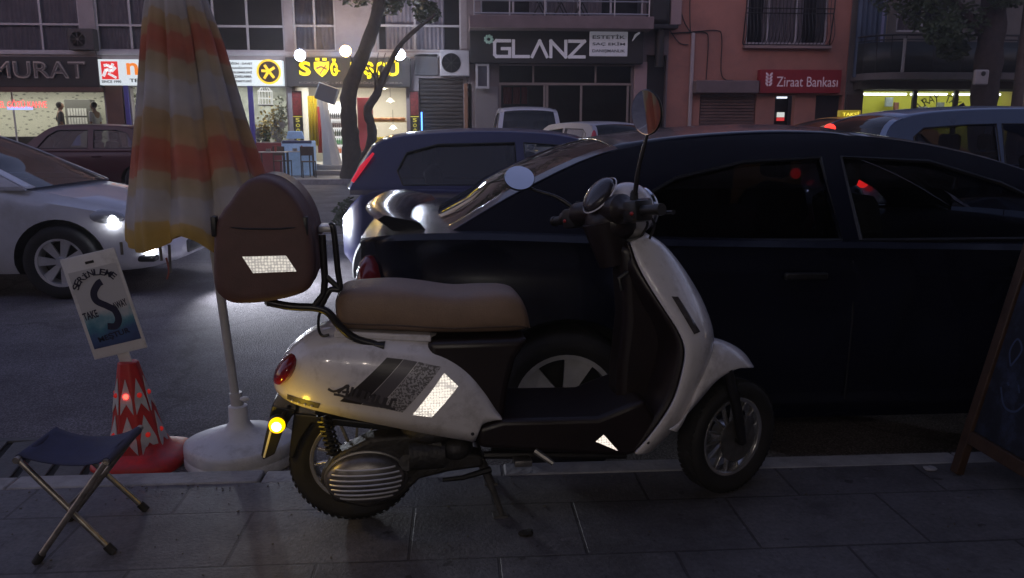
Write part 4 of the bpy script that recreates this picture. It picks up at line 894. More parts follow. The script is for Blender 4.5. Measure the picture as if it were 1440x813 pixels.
# ================================================================== CARS
def car(name, label, cat, paint, P, loc, rz, group=None, glassm=None, scale=1):
    """P: L, hw, U (upper outline from rear glass base to windscreen base), deck/body profile, wheels ..."""
    root = empty(name, loc, rz, label, cat, group); root.scale = (scale,)*3
    L, hw, wr, r = P['L'], P['hw'], P['wr'], P['r']; belt = P['belt']
    # lower body
    sts = P['body']; N = 44; rings = []
    for k in range(N+1):
        x = P.get('x0', 0)+(L-P.get('x0', 0))*(k/N)
        zb = interp([(a, b) for a, b, c, d in sts], x); zt = interp([(a, c) for a, b, c, d in sts], x); w = interp([(a, d) for a, b, c, d in sts], x)
        rings.append((x, zb, zt, w))
    # smooth values a bit
    for _ in range(2):
        rings = [rings[0]]+[(b[0], (a[1]+2*b[1]+c[1])/4, (a[2]+2*b[2]+c[2])/4, (a[3]+2*b[3]+c[3])/4) for a, b, c in zip(rings, rings[1:], rings[2:])]+[rings[-1]]
    R3 = []
    for x, zb, zt, w in rings:
        h = zt-zb; x0_, x1_ = P['U'][0][0], P['U'][-1][0]; sh = P.get('sq', .92) if (x0_ <= x <= x1_-.3 or (P.get('sq') and x < x1_-.3)) else .92 if x0_ <= x <= x1_-.3 else .92-.10*min(1, (x0_-x)/.3 if x < x0_ else (x-x1_+.3)/.5); half = [(0, zb), (.82*w, zb), (.93*w, zb+.03*h), (.975*w, zb+.14*h), (.995*w, zb+.36*h), (w, zb+.58*h), (.985*w, zb+.78*h), (.962*w, zb+.90*h), (sh*1.02*w, zb+.97*h), (sh*w, zt), (.4*w, zt+.018), (0, zt+.022)]
        ring = [(x, -a, b) for a, b in half]+[(x, a, b) for a, b in half[::-1][1:-1]]
        R3.append(ring)
    body = MB().loft(R3).build('body', [paint, M['black']], root, angle=50)
    me0 = body.data
    cut = MB()
    for wx in P['wheels']:
        for sg in (-1, 1):
            y0, y1 = sg*(hw+.08), sg*(hw-.27)
            cut.lathe([(r+.055, min(y0, y1)), (r+.055, max(y0, y1))], 40, (wx, 0, r), 'Y')
    co = cut.build('cutter', [M['black'], M['black']], root, smooth=False)
    for pgn in co.data.polygons: pgn.material_index = 1
    bm_ = body.modifiers.new('arches', 'BOOLEAN'); bm_.object = co; bm_.operation = 'DIFFERENCE'; bm_.solver = 'EXACT'
    dg = bpy.context.evaluated_depsgraph_get(); me = bpy.data.meshes.new_from_object(body.evaluated_get(dg)); me.name = name+'_body'
    body.modifiers.clear(); body.data = me; bpy.data.objects.remove(co)
    # greenhouse
    U = P['U']; Uc = cr([(x, 0, z) for x, z in U], P.get('un', 5)); U2 = [(p.x, p.z) for p in Uc]
    zmax = max(z for _, z in U2)
    def wz(z): return wr+(hw*.93-wr)*max(0, min(1, (zmax-z)/(zmax-belt)))
    iB, iF = P['iB'], P['iF']   # index (in U control points) where the roof starts / ends
    n5 = P.get('un', 5); a_, b_ = iB*n5, iF*n5
    M_ = 13
    def strip(i0, i1, u0, u1, name_, m, par, dz=0, crown=.045, bow=.10, solid=.0):
        mb = MB(); rg = []
        for i in range(i0, i1+1):
            x, z = U2[i]; w = wz(z)-.01; row = []
            bowd = 0
            if i < a_: bowd = -bow*(1-(i/a_)*.6)
            if i > b_: bowd = bow*(((i-b_)/(len(U2)-1-b_))*.6+.4)
            if i in (a_, b_): bowd = (-.3 if i == a_ else .3)*bow
            for k in range(M_):
                t = u0+(u1-u0)*k/(M_-1); c = 1-abs(2*t-1)**2.4
                row.append((x+bowd*c, (2*t-1)*w, z+crown*c*(1 if z > belt+.15 else .4)+dz))
            rg.append(row)
        mb.loft(rg, cap=False, closed=False)
        return mb.build(name_, m, par, solid=solid)
    strip(a_, b_, 0, 1, 'roof', paint, root, solid=.012)
    G_ = glassm or M['tint']
    strip(0, a_, .06, .94, 'rear_window', P.get('rearglass', G_), root); strip(b_, len(U2)-1, .05, .95, 'windscreen', P.get('frontglass', M['clear']), root)
    for u0, u1 in ((0, .06), (.94, 1)):
        strip(0, a_, u0, u1, 'rear_pillar', paint, root, dz=.004, solid=.012); strip(b_, len(U2)-1, u0, u1*1.0 if u1 < .5 else 1, 'front_pillar', paint, root, dz=.004, solid=.012)
    # side frames with window openings
    outer = [(U2[0][0], belt-.03)]+U2+[(U2[-1][0], belt-.03)]
    for sg in (-1, 1):
        for holes, nm in ((P['wins'], 'side_frame'),):
            polys = [[Vector((x, z, 0)) for x, z in outer]]+[[Vector((x, z, 0)) for x, z in h] for h in holes]
            tris = geometry.tessellate_polygon(polys); flat = [v for pl_ in polys for v in pl_]
            mb = MB(); vs = [mb.v((v.x, sg*wz(v.y), v.y)) for v in flat]
            for t3 in tris: mb.face([vs[i] for i in t3])
            mb.build(nm, paint, root, smooth=False, solid=.022)
        for hi, h in enumerate(P['wins']):
            mb = MB(); vs = [mb.v((x, sg*(wz(z)-.012), z)) for x, z in h]; mb.face(vs)
            gm = P.get('sideglass', [G_]*9)[hi]
            mb.build('side_window', gm, root, smooth=False)
            mb = MB(); pts = [(x, sg*(wz(z)+.009), z) for x, z in h]; pts.append(pts[0]); mb.tube(pts, .009, 5, cap=False).build('window_trim', M['black'], root)
    # interior: floor, seats
    x0, x1 = P['seats']; 
    for sx in ([x0, x1]):
        for sy in (-.38, .38):
            st = MB().box((sx-.25, sy-.25, belt-.5), (sx+.25, sy+.25, belt-.30), bev=.05).box((-.07, -.23, 0), (.07, .23, .62), Matrix.Translation((sx-.28, sy, belt-.42)) @ Matrix.Rotation(radians(-14), 4, 'Y'), bev=.05)
            st.box((sx-.50, sy-.13, belt+.21), (sx-.40, sy+.13, belt+.38), bev=.04); st.build('car_seat', M['interior'], root)
    for wx in P['wheels']:
        for sg in (-1, 1): wheel(root, (wx, sg*(hw-.11), r), r, P.get('rim', .62), sg, P.get('rimstyle', 7), P.get('rimmat', M['alloy']), P.get('arch'))
        if P.get('arch'):
            for sg in (-1, 1):
                mb = MB(); rg = []
                for k in range(25):
                    an = radians(-8+196*k/24); c_, s_ = cos(an), sin(an)
                    rg.append([(wx+(r+d)*c_, sg*y_, r+(r+d)*s_) for d, y_ in ((.05, hw-.06), (.05, hw+.012), (.11, hw+.012), (.125, hw-.02))])
                mb.loft(rg).build('arch_trim', P['arch'], root)
    for nm, m, c, rad in P.get('blobs', []):
        for sg in (-1, 1):
            MB().ball((c[0], sg*c[1], c[2]), rad, 16).build(nm, m, root)
    for sg in (-1, 1):
        for hx in P.get('handles', []): MB().box((hx-.09, sg*(hw+.004)-.012, belt-.13), (hx+.09, sg*(hw+.004)+.012, belt-.10)).build('door_handle', P.get('handlemat', paint), root, bevel=.008)
        mx = P.get('mirror')
        if mx: MB().ball((mx, sg*(hw+.10), belt+.06), (.07, .11, .075), 14).build('wing_mirror', paint, root)
        for dx in P.get('seams', []):
            MB().tube([(dx, sg*(hw*.955+.002), belt-.05), (dx, sg*(hw+.001), belt-.3), (dx, sg*(hw*.99), .32)], .004, 5).build('door_seam', M['black'], root)
    zb = P.get('plate')
    if zb: MB().box((-.022, -.26, zb), (-.004+zb*0, .26, zb+.11)).build('rear_plate', mat('plate', (.5, .5, .5), .5), root, bevel=.005)
    return root
def wheel(root, c, r, rimf, sg, n, rm, cover=None):
    w = .10
    t = MB().lathe([(r*rimf, -w*.8), (r*.8, -w), (r*.95, -w*.9), (r, -w*.55), (r, w*.55), (r*.95, w*.9), (r*.8, w), (r*rimf, w*.8)], 44, c, 'Y', cap=False).build('wheel', M['rubber'], root, angle=60)
    ri = r*rimf; m = MB(); cx, cy, cz = c; yo = sg*w*.72
    m.lathe([(ri, yo-sg*.02), (ri+.006, yo+sg*.012), (ri*.93, yo+sg*.008), (ri*.9, yo-sg*.05), (ri*.88, yo-sg*.10)], 44, c, 'Y', cap=False)
    m.lathe([(.001, yo+sg*.006), (ri*.2, yo+sg*.004), (ri*.26, yo-sg*.02), (ri*.26, yo-sg*.06)], 24, c, 'Y', cap=False)
    for k in range(n):
        T_ = Matrix.Translation((cx, cy, cz)) @ Matrix.Rotation(2*pi*k/n+.3, 4, 'Y')
        a, b = ri*.10, ri*(.21 if n > 5 else .30)
        vs = [(-a, yo-.02*sg, ri*.2), (a, yo-.02*sg, ri*.2), (b, yo-.005*sg, ri*.92), (-b, yo-.005*sg, ri*.92)]
        f_ = [m.v(T_ @ Vector(v)) for v in vs]; g_ = [m.v(T_ @ (Vector(v)-Vector((0, sg*.02, 0)))) for v in vs]
        m.face(f_); m.face(g_[::-1])
        for i in range(4): m.face([f_[i], g_[i], g_[(i+1) % 4], f_[(i+1) % 4]])
    m.build('rim', rm, t); MB().lathe([(ri*.87, yo-sg*.10), (.001, yo-sg*.10)], 30, c, 'Y', cap=False).build('brake_disc', M['black'], t)

def sedan_U(): pass
# --- black sedan, parked right behind the scooter, nose to the right
BX = -.55; BY = 3.98
Pk = dict(L=4.5, hw=.885, wr=.60, r=.315, belt=.965, wheels=(.98, 3.62), rim=.66, rimstyle=5,
 sq=.97, x0=.14, body=[(.14, .42, .99, .68), (.19, .30, 1.015, .81), (.32, .24, 1.03, .865), (.6, .22, 1.035, .885), (1.4, .2, 1.0, .885), (3.0, .2, .965, .885), (3.6, .2, .96, .88), (4.1, .22, .80, .84), (4.4, .28, .66, .68), (4.5, .36, .55, .5)],
 U=[(.50, 1.01), (.83, 1.19), (1.22, 1.345), (1.75, 1.405), (2.25, 1.40), (2.75, 1.32), (3.2, 1.17), (3.62, .97)], iB=2, iF=4,
 wins=[[(1.08, .99), (1.25, 1.13), (1.45, 1.235), (1.75, 1.30), (2.08, 1.315), (2.12, .985)], [(2.20, .985), (2.17, 1.318), (2.55, 1.30), (2.85, 1.21), (3.1, 1.09), (3.22, .985)]],
 seats=(1.75, 2.75), sideglass=[M['tint2'], M['clear']], handles=(1.95, 2.95), handlemat=M['black'], mirror=3.05, seams=(2.16,), plate=None,
 blobs=[('tail_light', M['redlens'], (.185, .68, .80), (.07, .12, .13))])
bc_ = car('parked_car', 'black sedan parked at the kerb directly behind the white scooter', 'car', M['carblack'], Pk, (BX, BY, RZ), 0)
# boot lip spoiler
sp = MB(); rg = []
for k in range(15):
    t = -1+2*k/14; y = t*.74; x = .12+.10*abs(t)**3; z = 1.095-.02*abs(t)**3
    rg.append([(x, y, z), (x+.03, y, z+.018), (x+.17, y, z-.012), (x+.2, y, z-.05), (x+.06, y, z-.045)])
sp.loft(rg).build('boot_spoiler', M['carblack'], bc_, angle=50)

# --- blue hatchback in the lane beyond
Ph = dict(L=3.9, sq=.95, hw=.84, wr=.56, r=.30, belt=.98, wheels=(.52, 3.1), rim=.6, arch=M['cladding'],
 body=[(0, .40, .74, .60), (.06, .28, .80, .76), (.14, .24, .98, .82), (.5, .22, 1.0, .84), (1.5, .2, .98, .84), (2.9, .2, .96, .83), (3.4, .24, .82, .78), (3.8, .3, .62, .6), (3.9, .38, .52, .5)],
 U=[(.10, .99), (.22, 1.2), (.38, 1.39), (.9, 1.455), (1.6, 1.46), (2.1, 1.40), (2.6, 1.20), (3.0, .98)], iB=2, iF=5,
 wins=[[(.55, 1.03), (.50, 1.15), (.58, 1.30), (.85, 1.37), (1.52, 1.385), (1.54, 1.03)], [(1.62, 1.02), (1.60, 1.385), (1.95, 1.36), (2.35, 1.21), (2.62, 1.04)]],
 seats=(1.2, 2.0), sideglass=[M['tint'], M['clear']], handles=(1.8,), mirror=2.6, seams=(1.58,), plate=.5,
 blobs=[])
bh = car('blue_hatchback', 'dark blue hatchback with grey wheel arches beyond the black sedan', 'car', M['carblue'], Ph, (-.99, 7.42, RZ), 0, scale=.965)
tlm = emis('tail_lit', (1, .03, .07), .25)
for y0_ in (-1, 1):
    MB().tube([(.30, y0_*.70, 1.30), (.20, y0_*.735, 1.18), (.12, y0_*.76, 1.06)], [.010, .022, .014], 10).build('tail_light', tlm, bh)
sit = dict(stand); sit.update(pel=(0, 0, .3), waist=(0, -.02, .46), chest=(0, -.02, .7), neck=(0, 0, .84), head0=(0, .02, .92), shL=(-.19, 0, .76), shR=(.19, 0, .76), elL=(-.24, .15, .55), elR=(.24, .15, .55), waL=(-.15, .38, .6), waR=(.15, .38, .6), haL=(-.14, .45, .62), haR=(.14, .45, .62),
             hipL=(-.1, .05, .27), hipR=(.1, .05, .27), knL=(-.12, .42, .3), knR=(.12, .42, .3), anL=(-.12, .62, .02), anR=(.12, .62, .02), toL=(-.12, .72, .0), toR=(.12, .72, .0))
person(sit, 0, (.62, 7.15, .02), -pi/2, 'person driving the blue hatchback seen as a dark head in the front window', M['shirtd'], M['trouser'])

# --- white sedan with lit headlights
Pw = dict(L=4.45, hw=.87, wr=.58, r=.32, belt=.97, wheels=(.95, 3.55), rim=.64, rimstyle=7,
 body=[(0, .42, .85, .6), (.08, .28, 1.0, .8), (.5, .22, 1.03, .87), (1.4, .2, .99, .87), (3.0, .2, .97, .87), (3.25, .2, .95, .87), (3.7, .21, .86, .84), (4.1, .22, .76, .78), (4.35, .25, .62, .62), (4.45, .3, .5, .46)],
 U=[(.7, 1.02), (1.0, 1.2), (1.4, 1.40), (1.9, 1.455), (2.2, 1.44), (2.6, 1.30), (3.0, 1.11), (3.32, .95)], iB=2, iF=4,
 wins=[[(1.15, 1.02), (1.35, 1.25), (1.8, 1.36), (2.02, 1.365), (2.04, 1.02)], [(2.12, 1.02), (2.10, 1.36), (2.35, 1.30), (2.65, 1.16), (2.9, 1.02)]],
 seats=(1.7, 2.45), handles=(1.8, 2.65), mirror=2.85, seams=(2.08, 3.05), plate=.5, frontglass=glass('ws', (.2, .2, .22)),
 blobs=[('headlight', M['headlens'], (3.90, .745, .70), (.19, .07, .07)), ('headlight_bulb', emis('led_white', (.9, .93, 1), 30), (4.00, .77, .68), (.045, .05, .05)), ('fog_lamp', emis('fog_white', (.9, .93, 1), 30), (4.24, .655, .38), (.05, .05, .045))])
WX = -7.0+.0
wloc = (-3.43-3.55, 6.98+.87, RZ)
ws = car('white_sedan', 'white sedan with lit headlamps passing behind the striped parasol', 'car', M['carwhite'], Pw, wloc, 0)
MB().box((4.38, -.33, .32), (4.47, .33, .45)).build('lower_grille', M['black'], ws, bevel=.03)
MB().box((4.05, -.72, .30), (4.30, -.55, .36), Matrix.Translation((0, 0, 0))).build('fog_surround', M['black'], ws, bevel=.02)
for sg in (-1, 1):
    l = bpy.data.lights.new('headbeam', 'SPOT'); l.energy = 150; l.spot_size = radians(125); l.spot_blend = .9; l.color = (.85, .9, 1); l.shadow_soft_size = .05
    lo = bpy.data.objects.new('headbeam', l); COL.objects.link(lo); lo.parent = ws; lo.location = (4.62, sg*.5, .60); lo.rotation_euler = (0, -radians(90-13), sg*-.12)
    lo.rotation_euler = Vector((1, -.34, -.36)).to_track_quat('-Z', 'Y').to_euler()

# --- silver blue estate on the right
Pe = dict(L=4.3, hw=.86, wr=.62, r=.31, belt=1.03, wheels=(.7, 3.3), rim=.6,
 body=[(0, .42, .80, .66), (.06, .28, .98, .80), (.2, .24, 1.05, .85), (1.5, .22, 1.04, .86), (3.0, .22, 1.0, .85), (3.7, .24, .85, .8), (4.2, .3, .62, .6), (4.3, .38, .52, .5)],
 U=[(.10, 1.06), (.22, 1.32), (.42, 1.545), (1.2, 1.625), (2.2, 1.61), (2.7, 1.48), (3.15, 1.25), (3.5, 1.02)], iB=2, iF=4,
 wins=[[(.52, 1.14), (.50, 1.38), (.60, 1.46), (1.0, 1.49), (1.3, 1.50), (1.32, 1.10)], [(1.36, 1.09), (1.36, 1.50), (2.1, 1.50), (2.12, 1.08)], [(2.18, 1.07), (2.18, 1.49), (2.5, 1.41), (2.85, 1.22), (3.05, 1.07)]],
 seats=(1.5, 2.4), glassm=M['tint'], sideglass=[glass('g1', (.35, .35, .38))]*3, handles=(1.9, 2.7), mirror=3.0, seams=(1.34, 2.15), plate=.75, rearglass=glass('g2', (.2, .2, .25)),
 blobs=[('tail_light', emis('tail_lit2', (1, .02, .02), 1.2), (.03, .74, .98), (.05, .08, .06))])
es = car('silver_estate', 'silver blue estate car with lit rear lamp right of the salmon building', 'car', M['carsilver'], Pe, (3.68, 7.9, RZ), 0)
q_ = Y(1167, 181, 7.9)-Vector((3.68, 7.9, RZ))
MB().ball(q_, (.05, .075, .048), 14).build('high_brake_light', emis('brk', (1, .03, .02), 1.6), es)
# --- taxi
Pt = dict(Ph); Pt.update(L=4.3, arch=None, blobs=[('tail_light', M['redlens'], (.1, .7, .8), (.05, .08, .1))], sideglass=[M['tint'], M['tint']],
 body=[(0, .42, .85, .6), (.08, .28, .98, .8), (.5, .22, 1.0, .85), (1.4, .2, .98, .85), (3.2, .2, .95, .85), (3.9, .24, .78, .78), (4.2, .3, .6, .6), (4.3, .38, .52, .5)],
 U=[(.5, 1.0), (.8, 1.2), (1.15, 1.40), (1.7, 1.47), (2.2, 1.46), (2.6, 1.34), (3.0, 1.14), (3.3, .98)], iB=2, iF=4, wheels=(.85, 3.4),
 wins=[[(.98, 1.03), (1.2, 1.28), (1.6, 1.37), (1.95, 1.38), (1.97, 1.03)], [(2.05, 1.02), (2.03, 1.38), (2.35, 1.33), (2.65, 1.18), (2.9, 1.03)]], seats=(1.6, 2.4), mirror=2.9, seams=(2.0,), handles=(1.8, 2.6))
tx = car('taxi', 'orange yellow taxi with lit roof sign beyond the silver estate', 'taxi', M['taxi'], Pt, (8.1, 12.2, RZ), pi, scale=1.09)
MB().box((1.8, -.2, 1.485), (2.02, .2, 1.499)).build('sign_base', M['black'], tx)
sgt = MB().box((-.15, -.05, 0), (.15, .05, .10)).build('roof_lamp', mat('tsign2', (.2, .16, .02), .5, emit=(1, .75, .05), es=.12), tx, bevel=.012); sgt.location = (1.91, 0, 1.515)
tt = text('roof_lamp_lettering', 'TAKSİ', emis('taksil', (1, .85, .1), .7), tx, 0, 0, .24, .06, 0, .004)
for v in tt.data.vertices: v.co = (1.91-v.co.x, .056-v.co.y*1.0, 1.565+v.co.z)
# --- old red saloon, far side, facing left
Pr = dict(L=4.2, hw=.80, wr=.60, r=.29, belt=.92, wheels=(.85, 3.3), rim=.55, un=3,
 body=[(0, .45, .84, .72), (.06, .32, .90, .77), (.8, .24, .92, .8), (3.3, .24, .90, .8), (4.1, .3, .82, .77), (4.2, .42, .76, .72)],
 U=[(.45, .92), (.7, 1.15), (.95, 1.36), (1.5, 1.42), (2.3, 1.42), (2.6, 1.38), (2.95, 1.14), (3.2, .92)], iB=2, iF=5,
 wins=[[(.85, .97), (1.05, 1.28), (1.25, 1.34), (1.72, 1.345), (1.72, .97)], [(1.84, .97), (1.84, 1.345), (2.45, 1.34), (2.65, 1.22), (2.86, .97)]],
 seats=(1.3, 2.2), sideglass=[M['clear'], M['clear']], handles=(1.65, 2.6), mirror=None, plate=.5, blobs=[])
car('red_saloon', 'old dark red boxy saloon parked before the MURAT shop', 'car', M['carred'], Pr, (-6.35, 19.6, RZ+.03), pi, scale=1.08)
# --- white small van seen from behind, and the grey hatchback beside it
Pv = dict(Ph); Pv.update(L=4.0, hw=.84, wr=.66, belt=1.15, arch=None, r=.31,
 body=[(0, .42, 1.05, .74), (.06, .3, 1.12, .80), (.5, .22, 1.17, .84), (2.9, .22, 1.12, .83), (3.5, .24, .95, .78), (4.0, .38, .6, .6)],
 U=[(.04, 1.17), (.14, 1.45), (.30, 1.72), (.9, 1.82), (1.9, 1.82), (2.3, 1.72), (2.7, 1.45), (3.1, 1.16)], iB=2, iF=5,
 wins=[[(.4, 1.22), (.45, 1.6), (.6, 1.7), (1.4, 1.72), (1.42, 1.22)], [(1.5, 1.22), (1.5, 1.72), (2.1, 1.66), (2.4, 1.45), (2.65, 1.22)]], seats=(1.2, 2.0), plate=.8,
 blobs=[('tail_light', M['redlens'], (.03, .75, .95), (.05, .07, .12))], rearglass=M['tint2'])
vn = car('white_van', 'white small van parked nose to the GLANZ shop with roof aerial', 'van', M['carwhite'], Pv, (FX(745, 180, 20.6), 20.6, RZ+.10), pi/2, scale=1.07)
MB().tube([(.7, 0, 1.84), (.55, 0, 2.05)], .012, 5).build('aerial', M['black'], vn)
Pg = dict(Pv); Pg.update(body=[(0, .42, .90, .70), (.06, .3, 1.0, .80), (.5, .22, 1.05, .84), (2.9, .22, 1.0, .83), (3.5, .24, .85, .78), (4.0, .38, .6, .6)], belt=1.03,
 U=[(.04, 1.04), (.16, 1.3), (.35, 1.56), (.9, 1.63), (1.9, 1.62), (2.3, 1.55), (2.7, 1.3), (3.1, 1.02)],
 wins=[[(.5, 1.1), (.5, 1.4), (.65, 1.5), (1.4, 1.52), (1.42, 1.1)], [(1.5, 1.1), (1.5, 1.52), (2.1, 1.48), (2.4, 1.3), (2.65, 1.08)]],
 blobs=[('tail_light', mat('tl3', (.45, .03, .06), .2), (.14, .74, 1.22), (.07, .07, .26))])
car('grey_hatchback', 'pale grey hatchback with tall red tail lamp right of the white van', 'car', M['cargrey'], Pg, (FX(880, 190, 17.6), 17.6, RZ), pi/2+radians(24))

# ================================================================== SCOOTER
from mathutils.bvhtree import BVHTree
Rw = G(503, 724); Fw = G(1018, 688); hd_ = atan2(Fw.y-Rw.y, Fw.x-Rw.x); WB = (Fw-Rw).length
sc = empty('motor_scooter', Rw, hd_, 'white and brown retro motor scooter with tan seat and open brown rear case', 'scooter')
MS = Matrix.Translation(Rw) @ Matrix.Rotation(hd_, 4, 'Z'); MSi = MS.inverted()
def S(px, py, off=.1):
    """photo point -> (x, z) in the scooter's own frame on its long section `off` metres to its right"""
    o = MSi @ _c; d = MSi.to_3x3() @ ray(px, py); t = (-off-o.y)/d.y; p = o+d*t; return (p.x, p.z)
def S3(px, py, off=.1): x, z = S(px, py, off); return Vector((x, -off, z))
# --- wheels
def sc_wheel(name, c, R, par, rot=0, w=.048):
    T_ = Matrix.Translation(c) @ Matrix.Rotation(rot, 4, 'Z'); ri = R*.675
    prof = [(ri, -w*.62), (ri+.012, -w*.8), (R*.86, -w), (R*.955, -w*.86), (R*.99, -w*.5), (R, -w*.12), (R, w*.12), (R*.99, w*.5), (R*.955, w*.86), (R*.86, w), (ri+.012, w*.8), (ri, w*.62)]
    t = MB().lathe(prof, 64, (0, 0, 0), 'Y', cap=False)
    # tread blocks
    for k in range(56):
        a = 2*pi*k/56
        for sg in (-1, 1):
            t.box((-.0075, min(sg*.016, sg*.038), R*.985), (.0075, max(sg*.016, sg*.038), R*1.012-.004*abs(sg)), Matrix.Rotation(a+(.05 if sg > 0 else 0), 4, 'Y') @ Matrix.Rotation(sg*.35, 4, 'Z'))
    tb = t.build(name, M['rubber'], par, angle=50); tb.matrix_local = T_
    m = MB(); m.lathe([(ri-.002, -w*.55), (ri+.004, -w*.66), (ri+.002, -w*.72), (ri-.010, -w*.66), (ri-.016, -w*.3), (ri-.016, w*.3), (ri-.010, w*.66), (ri+.002, w*.72), (ri+.004, w*.66), (ri-.002, w*.55)], 64, (0, 0, 0), 'Y', cap=False)
    for k in range(14):
        a = 2*pi*k/14; T2 = Matrix.Rotation(a, 4, 'Y')
        m.box((-.0045, -.020, .035), (.0045, -.004, ri-.012), T2 @ Matrix.Rotation(.10, 4, 'Y'))
    m.lathe([(.001, -.045), (.030, -.045), (.036, -.035), (.048, -.03), (.052, -.01), (.052, .03), (.03, .045), (.001, .045)], 28, (0, 0, 0), 'Y', cap=False)
    r_ = m.build('rim', mat('cast_rim', (.62, .61, .61), .24, metal=.85, noise=.15, nscale=20), tb, bevel=.0015)
    MB().lathe([(.018, -.045), (.018, -.062), (.010, -.070), (.001, -.070)], 6, (0, 0, 0), 'Y').build('axle_nut', M['dull'], tb)
    return tb
RR = .217; FRR = .213
sc_wheel('rear_wheel', Vector((0, .0, RR)), RR, sc)
STE = radians(23)
fc = Vector((WB, 0, FRR+.003)); sc_wheel('front_wheel', fc, FRR, sc, STE)
TF = Matrix.Translation(fc) @ Matrix.Rotation(STE, 4, 'Z')
def tf(x, y, z): return tuple(TF @ Vector((x, y, z)))
# brake disc + caliper + fork in the wheel frame
MB().lathe([(.055, -.050), (.085, -.050), (.085, -.054), (.055, -.054)], 40, (0, 0, 0), 'Y').build('brake_disc', M['dull'], sc).matrix_local = TF
top = S3(882, 420, 0)
fk = MB()
for sg in (-1, 1):
    fk.tube([tf(0, sg*.072, 0), tf(-.04, sg*.075, .13), tf(-.09, sg*.07, .27), tuple(Vector((top.x+.06, sg*.05, top.z)))], [.017, .019, .021, .024], 12)
    fk.tube([tf(.0, sg*.050, 0), tf(.0, sg*.078, 0)], .018, 12)
fk.build('front_fork', M['tube'], sc)
MB().box((-.03, -.085, .02), (.015, -.058, .09), TF @ Matrix.Rotation(.4, 4, 'Y'), bev=.008).build('brake_caliper', mat('caliper', (.12, .12, .13), .4, metal=.5), sc)
# --- front mudguard, turned with the wheel
co_ = cos(STE)
spine = [(1047, 511), (1038, 494), (1022, 482), (1002, 476), (985, 484), (968, 515), (955, 555), (945, 585), (938, 601)]
edge = [(1044, 516), (1024, 524), (1006, 537), (992, 553), (980, 567), (969, 579), (959, 590), (950, 598), (941, 604)]
MWi = (MS @ TF).inverted()
def wf(px, py, y0=0.0):
    o = MWi @ _c; d = MWi.to_3x3() @ ray(px, py); t = (y0-o.y)/d.y; p = o+d*t; return (p.x, p.z)
sp = cr([(a, 0, b) for a, b in (wf(*p) for p in spine)], 4); ed = cr([(a, 0, b) for a, b in (wf(*p, -.085) for p in edge)], 4)
rg = []
for a, b in zip(sp, ed):
    row = []
    for k in range(17):
        t = -1+2*k/16; s_ = abs(t); f = s_**2.6
        row.append((a.x+(b.x-a.x)*f, .085*math.copysign(min(1, (s_*1.25))**.8, t), a.z+(b.z-a.z)*f))
    rg.append(row)
MB().loft(rg, cap=False, closed=False).build('front_mudguard', M['white'], sc, solid=.004).matrix_local = TF

# --- rear cowl
top_l = [(379, 548), (384, 530), (400, 506), (425, 484), (455, 471), (500, 467), (560, 469), (604, 474), (634, 487), (660, 507), (680, 532), (694, 558), (704, 584)]
bot_l = [(379, 562), (384, 568), (400, 574), (425, 579), (455, 583), (500, 590), (560, 600), (604, 608), (634, 613), (655, 617), (668, 618), (676, 598), (704, 588)]
wid = [.03, .05, .09, .125, .15, .175, .19, .195, .195, .19, .185, .18, .172]
tp = cr([(S(*p, .13)[0], 0, S(*p, .13)[1]) for p in top_l], 4); bt = cr([(S(*p, .16)[0], 0, S(*p, .16)[1]) for p in bot_l], 4)
wd = cr([(w, 0, 0) for w in wid], 4); rg = []
for a, b, w in zip(tp, bt, wd):
    w = w.x; row = []
    for k in range(25):
        an = -pi/2+pi*k/24   # from lower right edge over the top to the lower left edge
        # superellipse half section
        t = -1+2*k/24; s_ = abs(t); yy = w*(1-(1-min(1, s_*1.35))**2.2)*math.copysign(1, t) if s_ < .74 else w*(1-.10*((s_-.74)/.26)**2)*math.copysign(1, t)
        hh = 0 if s_ < .12 else ((s_-.12)/.88)**1.5
        row.append((a.x+(b.x-a.x)*hh, yy, a.z+(b.z-a.z)*hh))
    rg.append(row)
cw = MB().loft(rg, cap=False, closed=False)
bmesh.ops.recalc_face_normals(cw.bm, faces=cw.bm.faces); bvh = BVHTree.FromBMesh(cw.bm)
cowl = cw.build('rear_cowl', M['white'], sc, solid=.006, angle=60)
def onskin(x, z, lift=.002, bv=None):
    h = (bv or bvh).ray_cast(Vector((x, -1, z)), Vector((0, 1, 0)))
    if h[0] is None: return Vector((x, -.18, z))
    n = h[1] if h[1].y < 0 else -h[1]; return h[0]+n*(lift+.003)
def decal(name, quadpx, m, par, n=10, lift=.0015, bv=None, off=.17):
    P4 = [Vector(S(*q, off)) for q in quadpx]; rows = []
    for i in range(n+1):
        u = i/n; a = P4[0].lerp(P4[1], u); b = P4[3].lerp(P4[2], u); rows.append([onskin(*(a.lerp(b, j/n)), lift, bv) for j in range(n+1)])
    mb = MB(); mb.loft(rows, cap=False, closed=False); return mb.build(name, m, par)
def speckle(name, c0, c1, sc_, lo=.45, hi=.55):
    m = bpy.data.materials.new(name); m.use_nodes = True; t = m.node_tree; p = t.nodes['Principled BSDF']; tc = t.nodes.new('ShaderNodeTexCoord')
    n = t.nodes.new('ShaderNodeTexNoise'); n.inputs['Scale'].default_value = sc_; n.inputs['Detail'].default_value = 3; r = t.nodes.new('ShaderNodeValToRGB')
    r.color_ramp.interpolation = 'CONSTANT'; r.color_ramp.elements[0].color = (*c0, 1); r.color_ramp.elements[1].position = .5; r.color_ramp.elements[1].color = (*c1, 1)
    t.links.new(tc.outputs['Object'], n.inputs['Vector']); t.links.new(n.outputs[0], r.inputs[0]); t.links.new(r.outputs[0], p.inputs['Base Color']); p.inputs['Roughness'].default_value = .4; return m
decal('black_stripe', [(478, 565), (544, 504), (567, 506), (508, 568)], mat('decal_black', (.02, .016, .018), .4), cowl)
